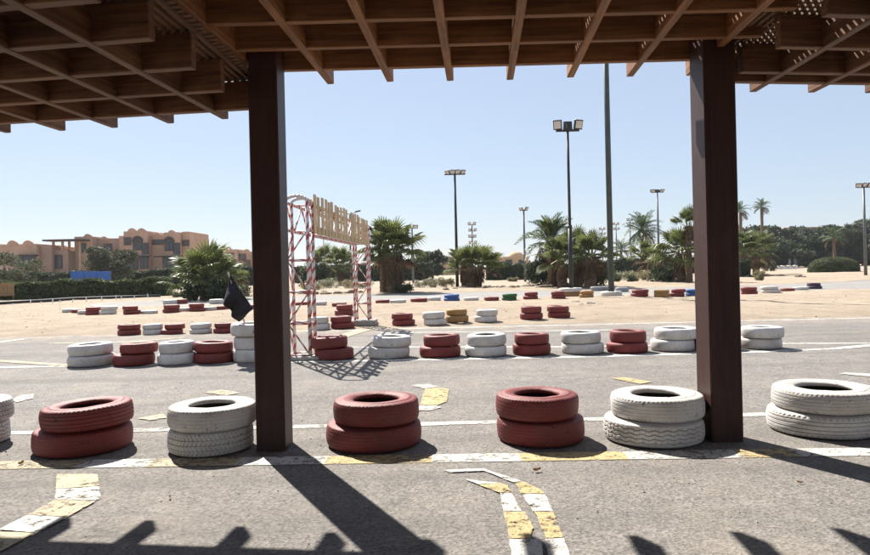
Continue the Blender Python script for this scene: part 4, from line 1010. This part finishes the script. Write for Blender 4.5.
# dry and flowering shrubs
rs = random.Random(8)
for i, (px, d, w, h, mat, lab) in enumerate(((316, 52, 2.2, .9, LEAF_PALE(), 'pale flowering shrub under the gate beam near the near tower'), (330, 51, 2.4, .9, LEAF_PALE(), 'pale flowering shrub in the middle of the gate opening'), (346, 50, 2.2, .8, LEAF_DRY(), 'dry yellow shrub beside the far gate tower'),
        (361, 47, 1.6, .7, LEAF_DRY(), 'dry yellow shrub behind the far gate tower'), (310, 46, 1.7, .6, LEAF_DRY(), 'dry tan shrub beside the near gate tower'),
        (422, 46, 1.5, .75, LEAF_PALE(), 'pale shrub beside the stout palm'), (433, 47, 1.7, .8, LEAF_PALE(), 'pale shrub midway between the stout and squat palms'), (445, 46.5, 1.7, .75, LEAF_DRY(), 'straw-coloured shrub next to the four-light post'),
        (622, 55, 2.0, .9, LEAF_PALE(), 'white-flowering shrub right of the thick grey-green pole'), (632, 54, 1.8, .9, LEAF_PALE(), 'white-flowering shrub in front of the young palms'), (617, 50, 1.1, .7, LEAF_GR(), 'small green bush at the end of the white-flowering shrubs'),
        (629, 49.5, 1.6, .7, LEAF_GR(), 'green bush in front of the white-flowering shrubs'), (760, 44, 1.1, .75, LEAF_DRY(), 'bright yellow-green tuft by the rocks right of the pergola post'), (512, 60, 1.2, .5, LEAF_DRY(), 'small dry tuft by the thin pale lamp post'),
        (185, 38, 1.5, .5, LEAF_GR(), 'low green shrub left of the bushy palm'), (240, 37, 1.6, 1.1, LEAF_GR(), 'loose green shrub behind the black flag'), (232, 36, 1.5, 1.3, LEAF_OL(), 'olive shrub between the bushy palm and the flag'))):
    shrub(gp(px, 0, d), w, h, lab, mat, 300 + i, 900, .075, 'shrub', .9, None, .3)

# ------------------------------------------------------------------ rocks, pebbles, leaves
def rock_mesh(seed):
    bm = bmesh.new(); bmesh.ops.create_icosphere(bm, subdivisions=2, radius=1.0)
    for v in bm.verts:
        k = 1 + .35 * mnoise.noise(v.co * 1.3 + Vector((seed * 3.3, 0, 0))); v.co *= k; v.co.z = v.co.z * .62
    return bm_mesh('rock', bm)
ROCKS = [rock_mesh(i) for i in range(5)]; M_ROCK = plain('brown_rock', (.20, .15, .11), .95, .35, 3, .02); M_ROCKP = plain('pale_rock', (.40, .34, .27), .95, .25, 3, .02)
for r_ in ROCKS: r_.materials.append(M_ROCK)
rr = random.Random(5)
def rock(px, py, s, lab, grp, pale=False):
    g = ground(px, py); o = bpy.data.objects.new('rock', rr.choice(ROCKS)); C.objects.link(o)
    o.location = (g.x, g.y, s * .25); o.scale = (s * rr.uniform(.8, 1.5), s * rr.uniform(.7, 1.1), s * rr.uniform(.7, 1.1)); o.rotation_euler = (0, 0, rr.uniform(0, 6))
    if pale: sl = o.material_slots[0]; sl.link = 'OBJECT'; sl.material = M_ROCKP
    tag(o, lab, 'rock', grp)
for k in range(17): rock(484 + k * 4.1 + rr.uniform(-1.5, 1.5), 288.5 - .06 * k + rr.uniform(-.6, .6), rr.uniform(.13, .27), 'brown rock in the border between the squat palm and the central thicket', 'border rocks near the squat palm', rr.random() < .3)
for k in range(9): rock(300 + k * 7.5 + rr.uniform(-2, 2), 295 - .2 * k, rr.uniform(.14, .3), 'brown rock in the border seen through the gate', 'border rocks behind the gate', rr.random() < .3)
for k in range(8): rock(746 + k * 5.2 + rr.uniform(-2, 2), 277.5 - .2 * k, rr.uniform(.14, .28), 'brown rock beside the yellow-green tuft', 'rocks past the second post', rr.random() < .3)
for k in range(7): rock(655 + k * 4.5 + rr.uniform(-2, 2), 282 - .1 * k, rr.uniform(.13, .26), 'brown rock under the big dense palm', 'rocks under the big palm', rr.random() < .3)
for k in range(6): rock(576 + k * 3 + rr.uniform(-2, 2), 303 + rr.uniform(0, 3), rr.uniform(.06, .13), 'small rock on the sand between the two near poles', 'stones between the poles', True)
for px, py, s in ((446, 291, .3), (455, 289.5, .2), (799, 277.5, .3), (804, 278, .2), (633, 281.5, .4)): rock(px, py, s, 'lone brown rock lying out on open sand', 'lone rocks on the sand')
def scatter(name, n, area, size, mat, seed):
    rng = random.Random(seed); V = []; Fc = []
    for i in range(n):
        x = rng.uniform(area[0], area[1]); y_ = rng.uniform(area[2], area[3]); z = max(0, ground_z(x, y_)) if y_ > LOT_EDGE - .5 else 0
        if y_ > LOT_EDGE - .5 and track_mask(x, y_) < .3: continue
        s = size * rng.uniform(.4, 1.3) ** 2; b = len(V); a0_ = rng.uniform(0, 6)
        for k in range(5): a = a0_ + k * 1.2566; q = s * rng.uniform(.7, 1.3); V.append((x + q * math.cos(a), y_ + q * math.sin(a), z - .002))
        V.append((x + s * .2, y_, z + s * rng.uniform(.6, 1.1)))
        for k in range(5): Fc.append((b + k, b + (k + 1) % 5, b + 5))
    o = link_mesh(name, from_arrays(name, V, Fc), mat); tag(o, f'{"loose grit on the asphalt" if "grit" in name else "scattered stones and clods on the sand"}', 'gravel', None, 'stuff'); return o
scatter('asphalt_grit', 2600, (-6, 7, 2.2, 14), .006, plain('grit', (.22, .19, .16), .95, .4, 50), 1)
scatter('sand_stones', 5200, (-26, 26, 14.6, 48), .017, plain('sandy_clod', (.36, .29, .21), .95, .3, 5), 2)
def dry_leaf(px, py, s, lab):
    g = ground(px, py); rng = random.Random(int(px)); V = []; Fc = []
    for j in range(5):
        for i in range(3):
            u = j / 4 - .5; w = math.sin(math.pi * (j + .35) / 4.7) * .42; V.append((u * s * 2, (i - 1) * w * s, .006 + s * (.5 * abs(i - 1) + .9 * u * u + rng.uniform(0, .1))))
    for j in range(4):
        for i in range(2): a = j * 3 + i; Fc.append((a, a + 1, a + 4, a + 3))
    o = link_mesh('dry_leaf', from_arrays('dry_leaf', V, Fc, True), plain('dry_leaf_brown', (.32, .17, .06), .7, .3, 30)); o.location = (g.x, g.y, .001); o.rotation_euler = (0, 0, rng.uniform(0, 6)); tag(o, lab, 'leaf')
dry_leaf(537, 472, .026, 'curled brown dry leaf on asphalt above the yellow arrow')
dry_leaf(21, 465, .024, 'small dry leaf lying on the striped line below the lopsided red stack')
dry_leaf(170, 499, .016, 'tiny dry leaf on the asphalt near the bent chevron')
dry_leaf(800, 484, .014, 'tiny dry leaf on the asphalt under the largest white stack')

# ------------------------------------------------------------------ houses
def stucco(name, c): return plain(name, c, .9, .12, .5, .01, 0, .2)
S1 = stucco('tan_stucco', (.47, .31, .222)); S2 = stucco('ochre_stucco', (.50, .35, .22)); S3 = stucco('brown_stucco', (.34, .225, .17))
M_GLASS = plain('dark_window_glass', (.03, .035, .045), .12, .2, 2, 0, 0, .6); M_FRAME = plain('dark_brown_joinery', (.07, .04, .03), .6); M_AWN = plain('dark_awning', (.05, .035, .03), .8)
def blockm(name, x0, x1, y0, y1, z0, z1, mat, t, bev=.06):
    o = link_mesh(name, box_mesh(name, x1 - x0, y1 - y0, z1 - z0, bev), mat, t); o.location = ((x0 + x1) / 2, (y0 + y1) / 2, (z0 + z1) / 2); return o
def arch_ring(name, x, z, y, ro, ri, dep, mat, t):
    V = []; Fc = []; n = 12
    for yy in (y, y + dep):
        for k in range(n + 1):
            a = math.pi * k / n
            V += [(x + ro * math.cos(a), yy, z + ro * math.sin(a)), (x + ri * math.cos(a), yy, z + ri * math.sin(a))]
    m = 2 * (n + 1)
    for k in range(n):
        a = 2 * k
        Fc += [(a, a + 2, a + 3, a + 1), (m + a, m + a + 1, m + a + 3, m + a + 2), (a, m + a, m + a + 2, a + 2), (a + 1, a + 3, m + a + 3, m + a + 1)]
    Fc += [(0, 1, m + 1, m), (m - 2, 2 * m - 2, 2 * m - 1, m - 1)]
    return link_mesh(name, from_arrays(name, V, Fc), mat, t)
def window(t, x, z, w, h, y, arched=False):
    f = link_mesh('window', box_mesh('window', w + .3, .16, h + .3, .02), M_FRAME, t); f.location = (x, y - .05, z)
    p = link_mesh('pane', box_mesh('pane', w, .05, h, .01), M_GLASS, f); p.location = (x, y - .125, z); p.matrix_parent_inverse = Matrix.Translation((-x, -(y - .05), -z))
    q = link_mesh('glazing_bar', box_mesh('glazing_bar', .08, .05, h, .01), M_FRAME, f); q.location = (x, y - .165, z); q.matrix_parent_inverse = Matrix.Translation((-x, -(y - .05), -z))
    if arched:
        a = arch_ring('arch_trim', x, z + h / 2 + .1, y - .2, w * .72, w * .45, .2, M_FRAME, f); a.matrix_parent_inverse = Matrix.Translation((-x, -(y - .05), -z))
        V = [(x, y - .12, z + h / 2 + .1)] + [(x + w * .46 * math.cos(math.pi * k / 10), y - .12, z + h / 2 + .1 + w * .46 * math.sin(math.pi * k / 10)) for k in range(11)]
        c = link_mesh('fanlight', from_arrays('fanlight', V, [(0, k + 1, k + 2) for k in range(10)]), M_GLASS, f); c.matrix_parent_inverse = Matrix.Translation((-x, -(y - .05), -z))
def balcony(t, x, z, w, y):
    s = blockm('balcony', x - w / 2, x + w / 2, y - 1.1, y - .03, z - .15, z, S3, t, .02)
    def kid(o): o.matrix_parent_inverse = Matrix.Translation(-s.location); o.parent = s
    for k in range(int(w / .25) + 1):
        b = blockm('baluster', x - w / 2 + .05 + k * .25, x - w / 2 + .17 + k * .25, y - 1.08, y - 1.03, z, z + .95, M_FRAME, t, .005); kid(b)
    b = blockm('handrail', x - w / 2, x + w / 2, y - 1.1, y - 1.0, z + .95, z + 1.04, M_FRAME, t, .01); kid(b)
D = 104.0
def hx(px): return (px - CX) / F * D
def hz(px, py): return EYE + (base_tan(px) - py) / F * D
h1 = thing('two_storey_house', (hx(135), D, 0), 'two-storey sandstone-coloured house with arched upper windows and rounded parapets', 'house')
for x0, x1, ty, y0, m in ((75, 93, 236.5, 0.0, S1), (93, 117, 238, 1.5, S3), (117, 127, 235.5, .8, S1), (127, 151, 231.5, -.9, S1), (151, 166, 235, .4, S1), (166, 182, 232.5, -.6, S1), (182, 190, 231.5, .3, S1)):
    blockm('wall', hx(x0), hx(x1) - .012, D + y0, D + 9, -.1, hz((x0 + x1) / 2, ty), m, h1, .05)
for px, py, r in ((88.5, 236.8, .55), (135.5, 231.8, .62), (145, 231.8, .6), (166 + 8, 232.9, .5), (100, 238.3, .45), (157, 235.4, .5)):
    yy = {88.5: .1, 135.5: -.8, 145: -.8, 174: -.5, 100: 1.6, 157: .5}[px]
    arch_ring('parapet_arch', hx(px), hz(px, py) - .03 - r * .28, D + yy - .14, r * 1.15, r * .30, .35, S1, h1)
window(h1, hx(141), hz(141, 246), 1.15, 1.1, D - .9, True); window(h1, hx(171.5), hz(171.5, 246.5), 1.15, 1.1, D - .6, True)
for px, y0, w, hgt, py in ((137, -.9, 1.0, 1.9, 263), (147, -.9, 1.0, 1.7, 262.5), (169, -.6, 1.0, 1.9, 263), (178, -.6, .9, 1.6, 262.5), (131, -.9, .8, .9, 241.5), (158, .4, 1.5, .5, 242), (185.5, .3, .9, .6, 243), (83, 0, .9, 1.1, 248), (104, 1.5, 1.0, 1.1, 248)):
    window(h1, hx(px), hz(px, py), w, hgt, D + y0)
for px_, y0_ in ((148.6, -.9), (179.0, -.6)): window(h1, hx(px_), hz(px_, 250.5), .75, 2.0, D + y0_)
balcony(h1, hx(149.5), hz(149, 255), 1.6, D - .9); balcony(h1, hx(179.5), hz(179, 255), 1.5, D - .6)
for px, w, y0 in ((139, 4.2, -.9), (172, 3.9, -.6)): blockm('awning', hx(px) - w / 2, hx(px) + w / 2, D + y0 - 1.3, D + y0 - .01, hz(px, 257.2), hz(px, 256), M_AWN, h1, .02)
h2 = thing('low_house', (hx(20), D - 3, 0), 'long low single-storey house with two rounded parapet bumps', 'house')
D2 = D - 3
for x0, x1, ty, y0, m in ((-60, 12, 245.5, .3, S1), (12, 50, 245, -.4, S1), (50, 62, 246.5, .4, S3)): blockm('wall', hx(x0), hx(x1) - .012, D2 + y0, D2 + 8, -.1, hz((x0 + x1) / 2, ty), m, h2, .05)
blockm('terrace_wall', hx(62), hx(75) - .01, D2 + 1.2, D2 + 8, -.1, hz(68, 250.5), S3, h2, .05)
for px, r in ((27, .7), (42, .7)): arch_ring('parapet_arch', hx(px), hz(px, 245.3) - .03 - r * .25, D2 - .5, r * 1.15, r * .3, .35, S1, h2)
for px, w, hgt, py in ((37.5, 1.1, 1.8, 262), (45, 1.2, 1.8, 262), (29, .9, 1.0, 262)): window(h2, hx(px), hz(px, py), w, hgt, D2 - .4)
window(h2, hx(65), hz(65, 262), 1.0, 1.8, D2 + 1.2)
blockm('awning', hx(35), hx(52), D2 - 1.5, D2 - .41, hz(43, 256.6), hz(43, 255.5), M_AWN, h2, .02)
can = thing('terrace_canopy', (hx(71), D2 + 3, 0), 'flat dark canopy on posts over the terrace between the houses', 'canopy')
blockm('roof', hx(53), hx(91), D2 + .3, D2 + 3.2, hz(70, 241.6), hz(70, 240), M_FRAME, can, .02)
for px, yy in ((69, 1.4), (70, 3.0), (86, 1.4), (60, 1.4)): blockm('post', hx(px) - .15, hx(px) + .15, D2 + yy - .15, D2 + yy + .15, 0, hz(px, 241.7), S1, can, .02)
h3 = thing('far_house', (hx(235), 138, 0), 'distant terracotta house behind the flag with dark openings', 'house')
def fx(px, d): return (px - CX) / F * d
def fz(px, py, d): return EYE + (base_tan(px) - py) / F * d
for x0, x1, ty, y0 in ((190, 214, 252, 1), (214, 238, 249.5, 0), (238, 252, 251.5, .8), (252, 268, 253, 0)): blockm('wall', fx(x0, 138), fx(x1, 138) - .012, 138 + y0, 146, -.1, fz((x0 + x1) / 2, ty, 138), S1, h3, .05)
for px, py in ((221, 256), (231, 256), (242, 257), (222, 263), (233, 263), (246, 263)): window(h3, fx(px, 138), fz(px, py, 138), 1.1, 1.0, 138 + (.8 if 238 < px < 252 else 0))
for px in (217, 229, 246): arch_ring('parapet_arch', fx(px, 138), fz(px, 249.8 if px < 238 else 251.8, 138) - .03, 138.9 if px > 238 else 138.1, .6, .3, .3, S1, h3)
h4 = thing('domed_house', (fx(512, 135), 135, 0), 'low yellow-tan house with a round dome behind the thin lamp post', 'house')
for x0, x1, ty, y0 in ((488, 503, 257.5, .6), (503, 529, 256.5, 0), (529, 542, 262, .5)): blockm('wall', fx(x0, 135), fx(x1, 135) - .012, 135 + y0, 142, -.1, fz((x0 + x1) / 2, ty, 135), S2, h4, .05)
bm = bmesh.new(); bmesh.ops.create_uvsphere(bm, u_segments=24, v_segments=14, radius=1.55)
for v in bm.verts: v.co.z = max(0, v.co.z) * .75
for f in bm.faces: f.smooth = True
dm = link_mesh('dome', bm_mesh('dome', bm), S2, h4); dm.location = (fx(518, 135), 137.2, fz(518, 256.7, 135) - .05)
for px, py in ((496, 263), (509, 263), (522, 263)): window(h4, fx(px, 135), fz(px, py, 135), 1.0, 1.0, 135 + (.6 if px < 503 else 0))
h5 = thing('far_villa', (fx(452, 150), 150, 0), 'distant pinkish villa wall behind the dark rounded tree', 'house')
for x0, x1, ty in ((440, 456, 257), (456, 470, 259.5)): blockm('wall', fx(x0, 150), fx(x1, 150) - .012, 150, 157, -.1, fz(x0, ty, 150), S1, h5, .05)
for px in (445, 452, 463): window(h5, fx(px, 150), fz(px, 262, 150), .9, 1.0, 150)
h6 = thing('flat_roofed_house', (fx(815, 165), 165, 0), 'flat tan-roofed house rising behind the dark trees', 'house')
blockm('wall', fx(786, 165), fx(842, 165), 165, 172, -.1, fz(812, 228.5, 165), S3, h6, .05); blockm('roof', fx(784, 165), fx(844, 165), 164.6, 172.4, fz(812, 228.4, 165), fz(812, 227, 165), S1, h6, .05)
for px in (794, 806, 818, 832): window(h6, fx(px, 165), fz(px, 232, 165), 1.2, 1.4, 165)

# ------------------------------------------------------------------ left background bits
fp = thing('blue_fence', (fx(90, 60), 60, 0), 'bright blue sheet fence between the hedges', 'fence')
M_BL = plain('blue_sheet', (.035, .12, .40), .6, .15, 1.5, .004)
for k in range(3):
    x0 = fx(70.5 + k * 13.2, 60); x1 = fx(70.5 + (k + 1) * 13.2, 60) - .03; o = blockm('panel', x0, x1, 60 + .02 * (k % 2), 60.06 + .02 * (k % 2), .25, fz(77 + 13 * k, 271.3, 60), M_BL, fp, .01)
for k in range(4): blockm('post', fx(70.5 + k * 13.2, 60) - .04, fx(70.5 + k * 13.2, 60) + .04, 60.1, 60.18, -.05, fz(77 + 13 * k, 271.3, 60) + .05, M_PALE_STEEL, fp, .005)
bs = thing('bamboo_screen', gp(2, 0, 39.4), 'brown slatted bamboo screen at the end of the long hedge', 'screen')
mb = plain('bamboo', (.30, .19, .09), .8, .2, 4)
x = fx(-20, 39.2); i = 0
while x < fx(14, 39.2):
    board('slat', (x, 39.2, .28), (x + rr.uniform(-.01, .01), 39.2, 1.02 + rr.uniform(-.03, .03)), .07, .02, mb, bs, .004); x += .083
for z in (.4, .9): board('rail', (fx(-20, 39.2), 39.23, z), (fx(14, 39.2), 39.23, z), .03, .04, mb, bs)
for px in (-18, -4, 12): board('post', (fx(px, 39.2), 39.27, -.05), (fx(px, 39.2), 39.27, 1.05), .05, .05, mb, bs)
hp = link_mesh('irrigation_hose', pipe_mesh('irrigation_hose', [ground(x_, y_) + Vector((0, 0, .09)) for x_, y_ in ((-60, 308), (0, 305.5), (40, 303), (75, 300.5), (120, 299), (160, 298))], [.10] * 6, 8), M_RUB)
tag(hp, 'thick black hose lying along the foot of the long hedge', 'hose')
M_STK = plain('white_plastic', (.7, .69, .66), .5, .1, 5)
for k in range(13):
    px = 2 + k * 12.3 + rr.uniform(-4, 4); g = ground(px, 306.5 - .05 * px + rr.uniform(-.4, .4)); s = tube('stake', g + Vector((0, 0, -.03)), g + Vector((rr.uniform(-.05, .05), 0, rr.uniform(.1, .3))), .028, M_STK, None, .025, 8)
    tag(s, 'short white stake beside the black hose under the hedge', 'stake', 'white stakes along the hedge')
# low wall and two small figures under the trees
lw = thing('low_wall', (fx(788, 112), 112, 0), 'low white garden wall at the foot of the dark trees', 'wall')
blockm('wall', fx(776, 112), fx(797, 112), 112, 112.5, -.05, .42, M_STK, lw, .03); blockm('coping', fx(775.5, 112), fx(797.5, 112), 111.93, 112.57, .425, .52, S2, lw, .02)
for k in range(4): blockm('pier', fx(777 + 6.3 * k, 112) - .2, fx(777 + 6.3 * k, 112) + .2, 111.85, 112.65, -.05, .6, M_STK, lw, .02)
def person(p, hgt, facing, shirt, label, step=.1):
    k = hgt / 1.72
    J = {'pelvis': (0, 0, .94), 'waist': (0, 0, 1.10), 'chest': (0, 0, 1.32), 'neck': (0, 0, 1.48), 'head': (0, .01, 1.58), 'crown': (0, .01, 1.69),
         'shL': (-.18, 0, 1.41), 'elL': (-.25, .02, 1.14), 'haL': (-.24, .12, .90), 'fiL': (-.235, .14, .80), 'shR': (.18, 0, 1.41), 'elR': (.25, -.02, 1.14), 'haR': (.24, .06, .90), 'fiR': (.235, .07, .80),
         'hpL': (-.09, 0, .90), 'knL': (-.10, step, .50), 'anL': (-.10, step * .4, .08), 'toL': (-.11, step * .4 + .15, .03), 'hpR': (.09, 0, .90), 'knR': (.10, -step * .2, .50), 'anR': (.10, -step, .08), 'toR': (.11, -step + .15, .03)}
    Rr = dict(pelvis=.13, waist=.12, chest=.15, neck=.055, head=.095, crown=.06, shL=.06, elL=.045, haL=.032, fiL=.025, hpL=.09, knL=.06, anL=.045, toL=.035); 
    for q in list(Rr):
        if q.endswith('L'): Rr[q[:-1] + 'R'] = Rr[q]
    E = ['pelvis waist', 'waist chest', 'chest neck', 'neck head', 'head crown', 'chest shL', 'shL elL', 'elL haL', 'haL fiL', 'chest shR', 'shR elR', 'elR haR', 'haR fiR', 'pelvis hpL', 'hpL knL', 'knL anL', 'anL toL', 'pelvis hpR', 'hpR knR', 'knR anR', 'anR toR']
    keys = list(J); me = bpy.data.meshes.new('body'); me.from_pydata([tuple(c * k for c in J[q]) for q in keys], [tuple(keys.index(a) for a in e.split()) for e in E], [])
    t = thing('person', p, label, 'person'); t.rotation_euler = (0, 0, facing)
    o = link_mesh('body', me, shirt, t); o.matrix_parent_inverse = Matrix.Identity(4)
    o.modifiers.new('skin', 'SKIN'); sv = me.skin_vertices[0].data
    for i_, q in enumerate(keys): sv[i_].radius = (Rr[q] * k,) * 2
    sv[0].use_root = True
    s = o.modifiers.new('sub', 'SUBSURF'); s.levels = 1; s.render_levels = 1
    bm = bmesh.new(); bmesh.ops.create_icosphere(bm, subdivisions=2, radius=.115 * k)
    for v in bm.verts: v.co.z = max(v.co.z, -.02); v.co.y -= .015
    hh = link_mesh('hair', bm_mesh('hair', bm, True), plain('dark_hair', (.02, .015, .012), .7), t); hh.matrix_parent_inverse = Matrix.Identity(4); hh.location = (0, 0, 1.62 * k)
person(gp(790, 0, 118), 1.7, .4, plain('pale_grey_clothes', (.15, .155, .18), .9), 'small figure in pale grey clothes standing behind the low white wall')
person(gp(795.5, 0, 118.6), 1.72, -.3, plain('blue_grey_clothes', (.10, .105, .14), .9), 'small figure in blue-grey clothes next to the pale one')

# ------------------------------------------------------------------ thin desert haze
hz_m = bpy.data.materials.new('haze_air'); hz_m.use_nodes = True; hn = hz_m.node_tree; hn.nodes.clear()
ho = hn.nodes.new('ShaderNodeOutputMaterial'); hv = hn.nodes.new('ShaderNodeVolumePrincipled')
hv.inputs['Color'].default_value = (.86, .91, .97, 1); hv.inputs['Density'].default_value = .0002; hv.inputs['Anisotropy'].default_value = .3
hn.links.new(hv.outputs[0], ho.inputs['Volume'])
hz_o = link_mesh('haze', box_mesh('haze', 5200, 4000, 18.0), hz_m); hz_o.location = (0, 1560, 7.9); tag(hz_o, kind='stuff')
